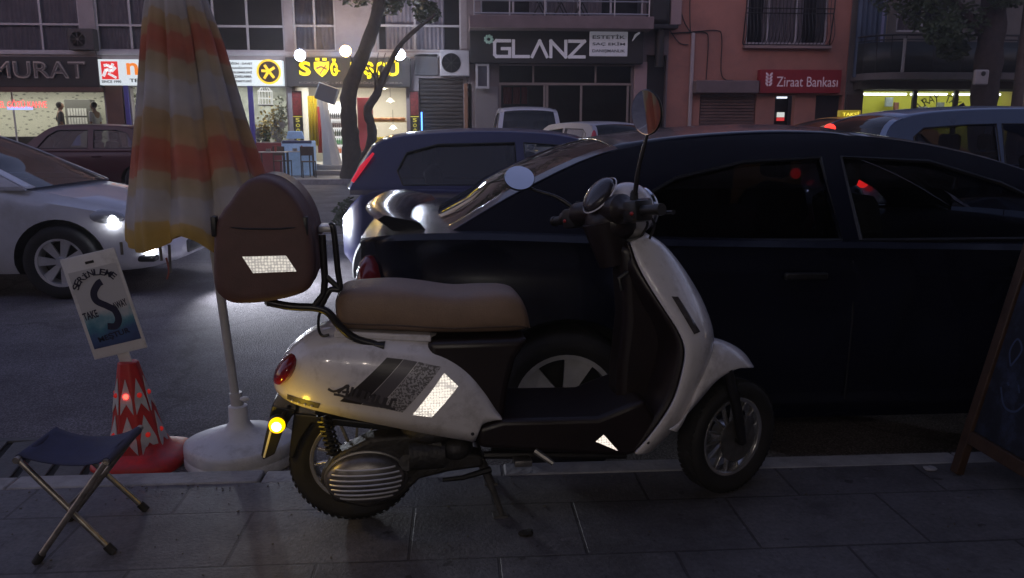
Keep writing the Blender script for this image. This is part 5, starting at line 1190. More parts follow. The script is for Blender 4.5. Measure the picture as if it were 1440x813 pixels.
decal('grey_stripe', [(509, 568), (568, 506), (587, 509), (532, 571)], mat('decal_grey', (.10, .09, .10), .4), cowl)
decal('pattern_stripe', [(533, 571), (588, 509), (620, 516), (566, 577)], speckle('decal_speckle', (.13, .12, .12), (.40, .38, .39), 160), cowl)
decal('reflective_sticker', [(580, 580), (624, 523), (643, 541), (607, 583)], M['retro'], cowl)
decal('black_strip', [(400, 573), (401, 565), (450, 571), (447, 579)], mat('strip_grey', (.05, .045, .045), .5), cowl)
st = MB()
for k in range(4):
    x, z = S(410+k*9.5, 570.2+k*1.0, .15); p = onskin(x, z, .004); st.ball(p, (.004, .002, .004), 8)
st.build('studs', M['alloy'], cowl)
for nm, q in (('cowl_screw', (664, 608)),):
    x, z = S(*q, .17); MB().ball(onskin(x, z, .001), (.006, .002, .006), 10).build(nm, M['black'], cowl)
# script badge: hand drawn lettering strokes
def skin_stroke(mb, pts, r, lift=.004, off=.17):
    P = cr([(S(*q, off)[0], 0, S(*q, off)[1]) for q in pts], 5); P = [onskin(p.x, p.z, lift) for p in P]
    rows = []
    for i, p in enumerate(P):
        d = (P[min(i+1, len(P)-1)]-P[max(i-1, 0)]).normalized(); n = Vector((-d.z, 0, d.x))*r; rows.append([p+n, p-n])
    mb.loft(rows, cap=False, closed=False)
sb = MB()
for pts in ([(462, 548), (470, 551), (482, 546), (492, 541)], [(476, 553), (484, 545), (490, 542), (488, 556)], [(482, 551), (492, 550)], [(497, 543), (494, 557), (502, 556)], [(504, 545), (499, 558), (507, 558), (512, 547)], [(514, 548), (510, 560), (518, 560)], [(520, 549), (516, 561)], [(521, 556), (528, 552), (524, 563), (533, 563)],
            [(534, 553), (530, 564), (538, 566), (542, 556)], [(545, 556), (541, 567), (549, 568)], [(550, 558), (558, 559)], [(552, 558), (547, 570)], [(470, 555), (480, 556), (495, 560), (530, 567), (556, 572)]):
    skin_stroke(sb, pts, .0042)
sb.build('script_badge', mat('badge', (.05, .045, .05), .35), cowl)
# cowl top ledge under the seat, tail lamp
lx0, lz0 = S(470, 471, .12); lx1, lz1 = S(606, 475, .12)
MB().loft([[(lx0, y, lz0+dz) for y, dz in ((-.12, -.01), (.12, -.01), (.12, .012), (-.12, .012))], [(lx1, y, lz1+dz) for y, dz in ((-.14, -.01), (.14, -.01), (.14, .012), (-.14, .012))]]).build('seat_ledge', M['white'], sc, bevel=.005)
tl = S3(404, 517, .06); MB().ball(tl, (.030, .075, .062), 20, Matrix.Rotation(radians(38), 4, 'Y')).build('tail_light', M['redlens'], sc)
# plate holder and indicator
ph = MB(); poly = [S(*q, .05) for q in ((384, 566), (418, 573), (400, 600), (388, 634), (372, 642), (369, 636))]
ph.prism(poly, -.08, .06).build('plate_holder', M['black'], sc, bevel=.004)
pl_ = MB(); poly = [S(*q, .085) for q in ((370, 642), (383, 592), (386, 592), (373, 643))]; pl_.prism(poly, -.095, .07).build('number_plate', mat('plate_w', (.55, .55, .55), .5), sc, bevel=.001)
ip = S3(390, 597, .13)
iroot = MB().ball(ip+Vector((0, .012, 0)), (.030, .02, .030), 20).build('rear_indicator', M['black'], sc)
MB().ball(ip+Vector((0, -.008, 0)), (.026, .018, .026), 20).build('indicator_lens', M['amber'], iroot)
MB().ball(ip+Vector((0, -.018, 0)), (.017, .013, .017), 14).build('indicator_bulb', M['amberhot'], iroot)
MB().tube([ip+Vector((0, .01, 0)), ip+Vector((.03, .08, .03))], .009).build('indicator_stalk', M['black'], iroot)
l = bpy.data.lights.new('indicator_glow', 'POINT'); l.energy = .30; l.color = (1, .62, .04); l.shadow_soft_size = .02
lo = bpy.data.objects.new('indicator_glow', l); COL.objects.link(lo); lo.parent = sc; lo.location = ip+Vector((-.01, -.055, 0))
# --- seat
st_top = [(471, 425), (478, 411), (492, 405), (530, 402), (565, 402), (600, 406), (640, 411), (680, 409), (712, 409), (730, 416), (741, 436), (747, 462)]
st_bot = [(471, 452), (474, 464), (485, 468), (530, 469), (565, 470), (600, 472), (640, 473), (680, 473), (712, 473), (730, 472), (740, 470), (747, 467)]
sw = [.07, .10, .125, .14, .145, .145, .14, .13, .12, .11, .095, .07]
A = cr([(S(*p, .07)[0], 0, S(*p, .07)[1]) for p in st_top], 4); B = cr([(S(*p, .13)[0], 0, S(*p, .13)[1]) for p in st_bot], 4); Wd = cr([(w, 0, 0) for w in sw], 4); rg = []
for a, b, w in zip(A, B, Wd):
    row = []
    for k in range(28):
        an = 2*pi*k/28; c_, s_ = cos(an), sin(an); e_ = .45
        row.append(((a.x+b.x)/2+(a.x-b.x)/2*s_, w.x*math.copysign(abs(c_)**e_, c_), (a.z+b.z)/2+(a.z-b.z)/2*math.copysign(abs(s_)**.6, s_)))
    rg.append(row)
seat = MB().loft(rg).build('seat', M['tan'], sc, angle=70)
pb = MB().tube([(a.x*.0+(a.x*.25+b.x*.75), -w.x-.002, a.z*.22+b.z*.78) for a, b, w in zip(A, B, Wd)][4:-4], .0025, 6).build('seat_piping', mat('piping', (.09, .06, .045), .5), seat)
# --- body below the seat, tunnel, floorboard
poly = [S(*q, .1) for q in ((600, 474), (742, 471), (722, 500), (712, 540), (706, 590), (690, 600), (672, 618), (600, 608))]
MB().prism(poly, -.155, .155).build('underseat_panel', M['brown'], sc, bevel=.025, seg=4)
poly = [S(*q, .16) for q in ((672, 600), (706, 589), (760, 588), (840, 586), (880, 570), (905, 560), (925, 590), (903, 634), (880, 640), (800, 637), (720, 632), (672, 628))]
MB().prism(poly, -.175, .175).build('floorboard', M['brown'], sc, bevel=.018, seg=3)
x, z = S(780, 586, .1); MB().box((S(715, 585, .1)[0], -.15, z-.004), (S(862, 585, .1)[0], .15, z+.006)).build('floor_mat', mat('rubber_mat', (.022, .021, .026), .6, bump=.6, bscale=120), sc, bevel=.004)
tri = [S(*q, .178) for q in ((838, 621), (849, 611.5), (869, 634))]; MB().prism(tri, -.180, -.1765).build('reflective_triangle', M['retro'], sc, smooth=False)
# --- leg shield: white curved outer shell and brown inner column
ou = [(904, 333), (930, 349), (955, 378), (978, 415), (992, 447), (998, 474), (995, 503), (980, 545), (955, 590), (928, 620), (908, 638)]
inn = [(902, 348), (909, 378), (922, 408), (940, 440), (955, 466), (962, 490), (958, 520), (946, 560), (928, 592), (909, 620), (894, 639)]
hw_ = [.07, .10, .135, .165, .185, .20, .205, .205, .20, .19, .18]
A = cr([(S(*p, .10)[0], 0, S(*p, .10)[1]) for p in ou], 4); B = cr([(S(*p, .19)[0], 0, S(*p, .19)[1]) for p in inn], 4); Wd = cr([(w, 0, 0) for w in hw_], 4); rg = []
for a, b, w in zip(A, B, Wd):
    row = []
    for k in range(21):
        t = -1+2*k/20; s_ = abs(t); f = s_**2.0
        row.append((a.x+.035+(b.x-a.x-.035)*f, w.x*math.copysign(1-(1-s_)**1.35, t), a.z+(b.z-a.z)*f))
    rg.append(row)
ls = MB().loft(rg, cap=False, closed=False); bmesh.ops.recalc_face_normals(ls.bm, faces=ls.bm.faces); bv2 = BVHTree.FromBMesh(ls.bm)
lsh = ls.build('leg_shield', M['white'], sc, solid=.008, angle=60)
decal('front_indicator', [(947, 420), (957, 421), (984, 468), (973, 470)], mat('smoked_lens', (.08, .07, .07), .12, coat=.7, noise=.5, nscale=40), lsh, lift=.004, bv=bv2, off=.17)
x, z = S(911, 622, .19); MB().ball(onskin(x, z, .001, bv2), (.006, .002, .006), 10).build('shield_screw', M['black'], lsh)
# inner brown panel
rg = []
for a, b, w in list(zip(A, B, Wd)):
    row = []
    for k in range(15):
        t = -1+2*k/14; s_ = abs(t); row.append((b.x-.004-.05*(1-s_**2)*(1 if w.x > .1 else .3), (w.x-.008)*t, b.z))
    rg.append(row)
MB().loft(rg, cap=False, closed=False).build('inner_shield', M['brown'], sc, solid=.008)
poly = [S(*q, .08) for q in ((872, 345), (905, 345), (925, 400), (948, 450), (958, 500), (945, 555), (905, 625), (868, 590), (872, 520), (880, 450), (876, 390))]
MB().prism(poly, -.075, .075).build('steering_column', M['brown'], sc, bevel=.03, seg=4)
hx = S3(882, 395, .08); MB().tube([hx+Vector((0, .0, .03)), hx+Vector((-.03, -.005, .01)), hx+Vector((-.02, -.005, -.03))], .008).build('bag_hook', M['black'], sc)
# --- handlebar head, turned left
HB = radians(24); pv = S3(848, 302, 0); TH = Matrix.Translation(pv) @ Matrix.Rotation(HB, 4, 'Z') @ Matrix.Rotation(radians(-9), 4, 'X')
def th(*v): return tuple(TH @ Vector(v))
MB().tube(cr([(0, .22, .0), (.0, .14, .012), (.01, .0, .015), (.0, -.12, .01), (0, -.19, 0)], 5), [.026]*5+[.040]*5+[.050]*5+[.030]*5+[.024], 18).ball((.03, 0, -.03), (.085, .095, .075), 20).tube([(.0, 0, -.02), (.03, 0, -.17)], [.075, .05], 18).build('handlebar_cowl', M['brown'], sc).matrix_local = TH
hl = MB().ball((.108, 0, .008), (.088, .098, .098), 30).build('headlight_shell', M['white'], sc); hl.matrix_local = TH
MB().lathe([(.001, .206), (.05, .2), (.070, .19), (.074, .178)], 28, (0, 0, .008), 'X', cap=False).build('headlight_lens', M['headlens'], hl)
MB().lathe([(.068, .160), (.079, .162), (.079, .174), (.070, .180)], 32, (0, 0, .008), 'X', cap=False).build('headlight_ring', M['chrome'], hl)
dT = Matrix.Rotation(radians(-48), 4, 'Y')
dash = MB().ball((-.012, 0, .068), (.072, .060, .030), 26, dT).build('speedometer', mat('dash_black', (.035, .03, .035), .25, coat=.3), sc); dash.matrix_local = TH
MB().lathe([(.0685, -.003), (.0715, 0), (.0685, .003)], 32, (0, 0, 0), 'Z', cap=False).build('speedometer_rim', M['white'], dash).matrix_local = Matrix.Translation((-.008, 0, .066)) @ dT @ Matrix.Diagonal((1.1, 1, 1, 1))
for sg, s_ in ((-1, 1), (1, 1)):
    g = MB().tube([(0, sg*.19, 0), (0, sg*.275, -.004)], .0165, 14).lathe([(.019, min(sg*.275, sg*.287)), (.019, max(sg*.275, sg*.287))], 14, (0, 0, -.004), 'Y')
    g.build('handle_grip', M['black'], sc).matrix_local = TH
    s2_ = MB().box((-.03, min(sg*.13, sg*.20), -.036), (.045, max(sg*.13, sg*.20), .034), bev=.012).box((.02, min(sg*.12, sg*.17), -.005), (.075, max(sg*.12, sg*.17), .04), bev=.01).build('switch_housing', M['black'], sc); s2_.matrix_local = TH
    MB().ball((-.028, sg*.18, -.008), (.007, .01, .007), 10).build('red_switch', mat('switch_red', (.35, .02, .02), .3), s2_)
    MB().tube(cr([(.03, sg*.16, .0), (.055, sg*.18, -.006), (.06, sg*.22, -.012), (.055, sg*.28, -.015)], 4), [.007]*6+[.006]*6+[.008], 8).build('brake_lever', M['dull'] if sg > 0 else M['black'], sc).matrix_local = TH
cbm_ = MB()
for k, (y0_, y1_, dx_) in enumerate(((.14, .03, .11), (-.14, -.03, .12), (-.12, -.05, .09))):
    cbm_ = MB(); p0 = Vector(th(.05, y0_, .0)); p1 = Vector(th(dx_, y0_*.6, -.10)); p2 = pv+Vector((.10, y1_, -.22))
    cbm_.tube(cr([p0, p0.lerp(p1, .5)+Vector((.03, 0, .01)), p1, p2], 6), .0045, 8).build('brake_cable', M['rubber'], sc)
# mirrors
def sc_mirror(px, py, off, nrm, base, rad, m2):
    c = S3(px, py, off); n = (MSi.to_3x3() @ Vector(nrm)).normalized(); q = n.to_track_quat('Z', 'Y').to_matrix().to_4x4(); Tm = Matrix.Translation(c) @ q
    h_ = MB().lathe([(.001, -.022), (rad*.55, -.018), (rad*.95, -.006), (rad*1.06, .004), (rad*1.02, .009)], 36, cap=False).build('mirror', M['black'], sc); h_.matrix_local = Tm
    MB().lathe([(rad*1.02, .0085), (rad*.99, .0082), (.001, .0080)], 36, cap=False).build('mirror_glass', m2, h_)
    b = Vector(base); mid = b.lerp(c, .35)+Vector((0, 0, .01)); low = c-n*.02
    MB().tube(cr([b, mid, c.lerp(b, .3)-n*.01, low], 5), [.008]*5+[.0065]*5+[.0055]*6, 10).build('mirror_stem', M['tube'], sc)
    MB().lathe([(.015, 0), (.013, .04), (.008, .05)], 12).build('stem_boot', M['rubber'], sc).matrix_local = Matrix.Translation(b-Vector((0, 0, .012)))
sc_mirror(911, 158, .19, (-.87, -.46, -.10), th(.01, -.15, .03), .066, M['mirror'])
sc_mirror(730, 252, -.20, (.03, -.72, .66), th(.01, .15, .02), .052, M['mirror'])
# --- engine side: swing arm, cover, shock
en = empty('engine', (0, 0, 0)); en.parent = sc
a = S3(515, 673, .16); 
cv = MB().ball(a, (.128, .045, .082), 36).build('engine_cover', mat('engine_cast', (.16, .15, .145), .35, metal=.7, noise=.25, nscale=25, dirt=(.05, .045, .04), dscale=18), en)
rb = MB()
for k in range(7):
    z0 = -.054+.0165*k; hw2 = .118*sqrt(max(0, 1-(z0/.080)**2)); pts = []
    for q in range(13):
        xx = hw2*(-1+2*q/12)*.96; pts.append((a.x+xx, a.y-.045*sqrt(max(0, 1-(xx/.128)**2-(z0/.082)**2))-.0015, a.z+z0))
    rb.tube(pts, .0032, 6)
rb.build('cooling_ribs', M['alloy'], cv)
MB().tube([(a.x+.128*cos(t*pi/20), a.y+.012, a.z+.085*sin(t*pi/20)) for t in range(41)], .007, 8, cap=False).build('cover_rim', M['dull'], cv)
cs = mat('crankcase', (.04, .037, .035), .55, metal=.4, noise=.35, nscale=18, bump=.5, bscale=60)
poly = [S(*q, .13) for q in ((450, 672), (470, 640), (520, 615), (575, 610), (640, 632), (678, 640), (680, 655), (630, 662), (590, 672), (560, 700), (515, 712), (470, 704))]
MB().prism(poly, -.145, -.06).build('swing_arm', cs, en, bevel=.012, seg=3)
MB().tube([S3(575, 640, .14), S3(625, 638, .14)], [.05, .045], 20).ball(S3(640, 625, .1), (.06, .08, .045), 18).ball(S3(605, 600, .08), (.10, .10, .05), 18).build('crankcase', cs, en)
MB().tube([S3(572, 650, .14), S3(572, 651, .165)], .026, 18).build('bearing_cap', cs, en); MB().tube([S3(612, 628, .14), S3(612, 628, .165)], .022, 18).build('bearing_cap', cs, en)
sk = MB(); p0 = S3(470, 640, .12); p1 = S3(455, 585, .1); n = 60
sk.tube([p0.lerp(p1, k/n)+Vector((.022*cos(k*.9), .022*sin(k*.9), 0)) for k in range(n+1)], .004, 6).tube([p0, p1], .012, 10).build('rear_shock', M['black'], en)
MB().prism([S(*q, .03) for q in ((415, 575), (600, 598), (600, 606), (560, 602), (500, 596), (440, 590), (425, 612), (414, 640), (408, 636))], -.07, .07).build('inner_mudguard', M['black'], sc, bevel=.006)
# belly tubes, foot peg, stand
bt_ = MB().tube([S3(680, 640, .1), S3(760, 640, .1), S3(880, 640, .1)], .014).tube([S3(690, 630, -.1), S3(870, 630, -.1)], .014).build('frame_tube', M['tube'], sc)
MB().box(S3(735, 650, .15)-Vector((.03, .02, .01)), S3(735, 650, .15)+Vector((.03, .03, .012)), bev=.004).tube([S3(752, 634, .17), S3(778, 652, .2)], [.012, .009]).build('foot_peg', M['dull'], sc)
g1 = G(705, 725); g1l = MSi @ g1; stp = S3(676, 648, .10)
cs_ = MB().tube([stp, stp.lerp(g1l, .6)+Vector((.004, 0, 0)), g1l+Vector((0, 0, .008))], [.015, .011, .010], 12).box(g1l+Vector((-.03, -.02, .0)), g1l+Vector((.02, .02, .008)))
g2l = Vector((g1l.x, .18, 0)); cs_.tube([Vector((stp.x, .05, stp.z)), g2l+Vector((0, 0, .008))], .011, 12).tube([stp, Vector((stp.x, .06, stp.z))], .013, 10).box(g2l+Vector((-.03, -.02, 0)), g2l+Vector((.02, .02, .008)))
cs_.build('centre_stand', M['dull'], sc)
MB().tube([S3(622, 675, .16), S3(650, 672, .15), S3(690, 660, .13)], [.007, .009, .012]).build('kick_lever', M['black'], sc)
# --- rear rack
rk = MB()
for off in (.13, -.13):
    rk.tube(cr([S3(376, 425, off), S3(410, 431, off), S3(444, 433, off), S3(462, 440, off), S3(478, 459, off), S3(500, 476, off), S3(538, 487, off)], 5), .0125, 10)
    rk.tube([S3(441, 432, off), S3(455, 414, off), S3(457, 395, off), S3(453, 330, off)], .011, 10)
    rk.tube(cr([S3(452, 430, off), S3(464, 408, off), S3(478, 406, off), S3(475, 380, off), S3(469, 322, off), S3(464, 318, off)], 4), .0095, 10)
    rk.tube([S3(458, 388, off), S3(478, 407, off)], .009, 8)
for q in ((376, 425), (410, 431), (469, 322), (457, 395)): rk.tube([S3(*q, .13), S3(*q, -.13)], .010, 10)
rk.tube([S3(532, 485, .13)+Vector((-.02, 0, 0)), S3(541, 487, .13)+Vector((.0, -.005, 0))], [.012, .018], 12).build('luggage_rack', M['tube'], sc)
MB().tube(cr([S3(457, 432, .12), S3(449, 443, .13), S3(448, 462, .13), S3(453, 472, .13), S3(463, 471, .13)], 6), .0045, 8).build('bungee_cord', M['black'], sc)
# --- case (sits on the rack): a thing of its own
ce = empty('delivery_case', Rw, hd_, 'rounded dark brown hard case with a bright reflective patch on the scooter rack', 'case')
pr = [(299, 400), (299, 335), (303, 312), (312, 295), (322, 283), (334, 265), (348, 253), (366, 249), (386, 254), (404, 266), (420, 285), (432, 308), (439, 335), (442, 365), (441, 392), (434, 408), (418, 417), (385, 425), (350, 429), (325, 428), (309, 419)]
P_ = [Vector(S(*q, .19)) for q in pr]; P_ = [Vector((p.x, p.y)) for p in cr([(p.x, p.y, 0) for p in P_], 3, closed=True)]; cen = sum(P_, Vector((0, 0)))/len(P_)
rings = []
for y_, s_ in ((-.19, .0), (-.192, .80), (-.190, .90), (-.185, .955), (-.175, .985), (-.155, 1.0), (-.03, 1.0), (-.028, 1.012), (-.015, 1.012), (-.013, 1.0), (.155, 1.0), (.175, .985), (.188, .93), (.19, .8), (.19, 0)):
    s_ = max(s_, .001); rings.append([(cen.x+(p.x-cen.x)*s_, y_, cen.y+(p.y-cen.y)*s_) for p in P_])
cb_ = MB().loft(rings).build('shell', M['brown_case'], ce, angle=50)
pp = [S(*q, .193) for q in ((341, 361), (402, 359.5), (417, 381.5), (356, 384))]; MB().prism(pp, -.1955, -.1925).build('reflective_sticker', M['retro'], ce, smooth=False)
lp = [S(*q, .19) for q in ((303, 318), (310, 298), (330, 272), (350, 260), (370, 256), (392, 264), (415, 290), (427, 318))]
for q in ((302, 318, .17), (430, 318, .17)):
    c = S3(*q); MB().box(c-Vector((.008, .02, .03)), c+Vector((.008, .02, .03)), bev=.005).build('latch', M['black'], ce)
MB().tube([S3(308, 318, .187), S3(345, 322, .192), S3(395, 322, .192), S3(432, 318, .187)], .003, 6).build('lid_seam', M['black'], ce)
c = S3(465, 320, -.02); MB().box(c-Vector((.035, .05, .010)), c+Vector((.012, .05, .010)), bev=.004).build('metal_clasp', M['alloy'], ce)

# ================================================================== PARASOL
bp = G(340, 650, RZ); UB = Vector((bp.x, 3.36, RZ)); uy = UB.y
um = empty('closed_parasol', UB, 0, 'closed parasol striped red orange and white leaning in its white base', 'parasol')
def U_(px, py, y=uy): p = Y(px, py, y); return p-UB
wdt = (U_(414, 640).x-U_(264, 640).x)/2; cxb = (U_(414, 640).x+U_(264, 640).x)/2
UBc = Vector((cxb, 0, 0))
pf = [(wdt*.96, 0), (wdt, .012), (wdt*1.0, .045), (wdt*.992, .048), (wdt*.992, .053), (wdt*1.0, .056), (wdt*1.0, .092), (wdt*.985, .104), (wdt*.95, .110), (wdt*.6, .135), (wdt*.28, .158), (.055, .17), (.042, .19), (.04, .26), (.028, .265)]
bs = MB(); rr_ = []
for (r_, h_) in pf:
    rr_.append([(cxb+.02*0+r_*(1+(.035*cos(4*a) if r_ > .1 else 0))*cos(a), r_*(1+(.035*cos(4*a) if r_ > .1 else 0))*sin(a), h_) for a in [2*pi*k/48 for k in range(48)]])
bs.loft(rr_).build('parasol_base', M['basew'], um)
MB().lathe([(.03, .10), (.032, .125), (.001, .127)], 20, (cxb-wdt*.62, -.02, 0)).build('filler_cap', M['basew'], um)
pb0 = U_(338, 600); pt = U_(246, -60)
pb0 = Vector((pb0.x, 0, .19)); kx = (U_(313, 425).x-pb0.x)/(U_(313, 425).z-pb0.z)
ptop = Vector((pb0.x+kx*(2.35-.19), 0, 2.35))
MB().tube([Vector((pb0.x, 0, .12)), ptop], .0185, 16).tube([Vector((pb0.x, 0, .18)), Vector((pb0.x+kx*.14, 0, .32))], .027, 16).build('pole', M['polew'], um)
MB().ball((pb0.x+.035, -.03, .30), (.022, .012, .012), 10).build('clamp_screw', M['basew'], um)
# canopy
lv = [(-190, 244, 247), (-150, 236, 258), (-80, 226, 272), (0, 206, 291), (60, 199, 313), (120, 193, 332), (180, 188, 350), (245, 181, 372), (300, 177, 386), (330, 177, 392), (340, 178, 394)]
cm = bpy.data.materials.new('parasol_cloth'); cm.use_nodes = True; t = cm.node_tree; p = t.nodes['Principled BSDF']; p.inputs['Roughness'].default_value = .85
at = t.nodes.new('ShaderNodeUVMap'); sx = t.nodes.new('ShaderNodeSeparateXYZ'); r = t.nodes.new('ShaderNodeValToRGB'); r.color_ramp.interpolation = 'EASE'
t.links.new(at.outputs[0], sx.inputs[0])
nz_ = t.nodes.new('ShaderNodeTexNoise'); nz_.inputs['Scale'].default_value = 5; nz_.inputs['Detail'].default_value = 6; tc_ = t.nodes.new('ShaderNodeTexCoord'); t.links.new(tc_.outputs['Object'], nz_.inputs['Vector'])
t.links.new(sx.outputs[1], r.inputs[0])
# bands along the rib from the hem (0) to the tip (1)
Wt, Yl, Rd, Or = (.62, .60, .64), (.60, .42, .24), (.62, .19, .13), (.64, .44, .13)
Be = (.58, .48, .34)
zt_ = U_(240, -190).z; zb_ = U_(240, 340).z
bands = [((U_(240, py).z-zb_)/(zt_-zb_) if py < 340 else 0, c) for py, c in ((341, Or), (310, Wt), (268, Be), (243, Rd), (200, Yl), (160, Wt), (112, Be), (83, Rd), (46, Yl), (22, Wt), (-40, Rd), (-80, Yl))]
r.color_ramp.interpolation = 'LINEAR'; cr_ = r.color_ramp
stops = []
for k, (p0, c) in enumerate(bands):
    p1 = bands[k+1][0] if k+1 < len(bands) else 1.0; g = min(.009, (p1-p0)*.2)
    mixc = tuple(c[q]*.75+bands[max(0, k-1)][1][q]*.25 for q in range(3))
    stops += [(p0+g*.35, mixc), (p0+(p1-p0)*.5, c), (p1-g*.35, tuple(c[q]*.85+(bands[k+1][1] if k+1 < len(bands) else c)[q]*.15 for q in range(3)))]
stops = stops[:31]
cr_.elements[0].position = 0; cr_.elements[0].color = (*bands[0][1], 1); cr_.elements[1].position = stops[0][0]; cr_.elements[1].color = (*stops[0][1], 1)
for p0, c in stops[1:]: e_ = cr_.elements.new(min(1, p0)); e_.color = (*c, 1)
mx = t.nodes.new('ShaderNodeMix'); mx.data_type = 'RGBA'; mx.blend_type = 'MULTIPLY'; mx.inputs[0].default_value = 1
r2 = t.nodes.new('ShaderNodeValToRGB'); r2.color_ramp.elements[0].color = (.72, .7, .68, 1); r2.color_ramp.elements[1].color = (1.1, 1.1, 1.1, 1); r2.color_ramp.elements[0].position = .3; r2.color_ramp.elements[1].position = .65
t.links.new(nz_.outputs[0], r2.inputs[0]); t.links.new(r.outputs[0], mx.inputs[6]); t.links.new(r2.outputs[0], mx.inputs[7]); t.links.new(mx.outputs[2], p.inputs['Base Color'])
wv = t.nodes.new('ShaderNodeTexNoise'); wv.inputs['Scale'].default_value = 400; t.links.new(tc_.outputs['Object'], wv.inputs['Vector']); bu = t.nodes.new('ShaderNodeBump'); bu.inputs['Strength'].default_value = .3; bu.inputs['Distance'].default_value = .003
t.links.new(wv.outputs[0], bu.inputs['Height']); t.links.new(bu.outputs[0], p.inputs['Normal'])
p.inputs['Transmission Weight'].default_value = 0
tr_ = t.nodes.new('ShaderNodeBsdfTranslucent'); t.links.new(mx.outputs[2], tr_.inputs[0]); ms_ = t.nodes.new('ShaderNodeMixShader'); ms_.inputs[0].default_value = .3
outn = [n_ for n_ in t.nodes if n_.type == 'OUTPUT_MATERIAL'][0]; t.links.new(p.outputs[0], ms_.inputs[1]); t.links.new(tr_.outputs[0], ms_.inputs[2]); t.links.new(ms_.outputs[0], outn.inputs[0])
lv3 = cr([(a, b, c) for a, b, c in lv], 8); NA = 144; bm = bmesh.new(); uvl = bm.loops.layers.uv.new('UVMap'); rows = []
zt_ = U_(240, -190).z; zb_ = U_(240, 340).z
for ri, (py, l_, r_) in enumerate([tuple(v) for v in lv3]):
    a = U_(l_, py); b = U_(r_, py); c = (a+b)/2; R_ = (b.x-a.x)/2; tt_ = (c.z-zb_)/(zt_-zb_); row = []
    for k in range(NA):
        an = 2*pi*k/NA; k8 = an*4+.6
        # eight gores: cloth sags in between the ribs into soft folds that sweep round the pole
        tw = .55*(1-tt_); f = abs(sin(k8+tw))**.5; f2 = .5+.5*sin(an*11+1.7+3*tt_); f3 = sin(an*23+2+5*tt_)
        q = 1-(.30*(1-f)+.075*f2+.022*f3)*(.35+.65*min(1, (1-tt_)*1.8))
        zz = c.z
        hem = 0
        if tt_ < .10: hem = (1-tt_/.10)*(.030*sin(k8*1.0+.9)+.02*sin(an*3+1)+.012*sin(an*7))
        row.append((bm.verts.new((c.x+R_*q*cos(an), R_*.82*q*sin(an), zz+hem)), tt_+.006*sin(an*4+1)+.004*sin(an*9)+(.007 if sin(an*4+.6+tw) > 0 else -.007)+(.004 if sin(an*11+1.7) > 0 else -.004)))
    rows.append(row)
for a, b in zip(rows, rows[1:]):
    for k in range(NA):
        vs = [a[k], a[(k+1) % NA], b[(k+1) % NA], b[k]]; fc_ = bm.faces.new([v[0] for v in vs])
        for lp_, v in zip(fc_.loops, vs): lp_[uvl].uv = (0, v[1])
me = bpy.data.meshes.new('canopy'); bm.to_mesh(me); bm.free(); cno = newobj('canopy', me, cm, um); me.shade_smooth()
sdm = cno.modifiers.new('s', 'SOLIDIFY'); sdm.thickness = .003
MB().lathe([(.03, 0), (.035, .03), (.01, .08)], 16, (ptop.x, 0, 2.30)).build('finial', M['polew'], um)
for k, (qx, qy) in enumerate(((187, 352), (250, 356), (262, 372))):
    a = U_(qx, 335); b = U_(qx+2, qy); y_ = -.20 if k else -.12
    MB().tube([Vector((a.x, y_, a.z)), Vector((b.x, y_-.002, b.z))], .006, 6).build('rib_end', M['dull'], um)
a = U_(258, 352); MB().tube(cr([Vector((a.x, -.2, a.z)), Vector((a.x+.008, -.205, a.z-.05)), Vector((a.x-.004, -.2, a.z-.085))], 4), .004, 6).build('tie_string', mat('tie', (.25, .08, .07), .8), um)

# ================================================================== CONE + SIGN
cg = G(197, 648, RZ); cone = empty('traffic_cone', (cg.x, cg.y-.0, RZ), 0, 'red traffic cone with white chevrons and small red lamps on the road', 'traffic cone')
CY = cg.y; cz_ = lambda px, py: Y(px, py, CY).z-RZ; cx_ = lambda px, py=600: Y(px, py, CY).x-cg.x
H_ = cz_(180, 508); r0c = (cx_(238, 630)-cx_(156, 630))/2; tipx = cx_(180, 508); bcx = (cx_(238, 630)+cx_(156, 630))/2
def cone_pt(a, t, dr=0):
    r_ = r0c*(1-t)+.042*t+dr; return Vector((bcx*(1-t)+tipx*t+r_*cos(a), r_*sin(a), .05+(H_-.05)*t))
rings = [[cone_pt(2*pi*k/8+pi/8, t) for k in range(8)] for t in (0, .25, .5, .75, 1)]
MB().loft(rings).build('cone_body', M['conered'], cone, smooth=False, bevel=.006)
rb_ = []; 
for r_, h_ in ((.185, 0), (.19, .02), (.185, .04), (.15, .055), (.11, .07), (.095, .10)):
    rb_.append([(bcx+.01+r_*(abs(cos(a))**.6)*math.copysign(1, cos(a)), r_*(abs(sin(a))**.6)*math.copysign(1, sin(a)), h_) for a in [2*pi*k/40+.001 for k in range(40)]])
MB().loft(rb_).build('cone_foot', M['conered'], cone, angle=60)
n_ = 0
for row_t, hh in ((.60, .17), (.18, .2)):
    for k in range(8):
        a0, a1 = 2*pi*k/8+pi/8, 2*pi*(k+1)/8+pi/8
        if sin((a0+a1)/2) > .5: continue
        def cp(u, t): return cone_pt(a0, t, .003).lerp(cone_pt(a1, t, .003), u)
        mb = MB(); ts = [(.1, row_t+.02), (.5, row_t+hh+.07), (.9, row_t+.02), (.9, row_t-.13), (.5, row_t-.02), (.1, row_t-.13)]
        vs = [mb.v(cp(*q)) for q in ts]; mb.face([vs[0], vs[1], vs[4], vs[5]]); mb.face([vs[1], vs[2], vs[3], vs[4]])
        cvn = mb.build('chevron', M['conewhite'], cone, smooth=False, solid=.003)
        MB().ball(cp(.5, row_t+.06), .0115, 12).build('lamp_bead', ledred if (k == 5) else leddim, cvn)
        n_ += 1
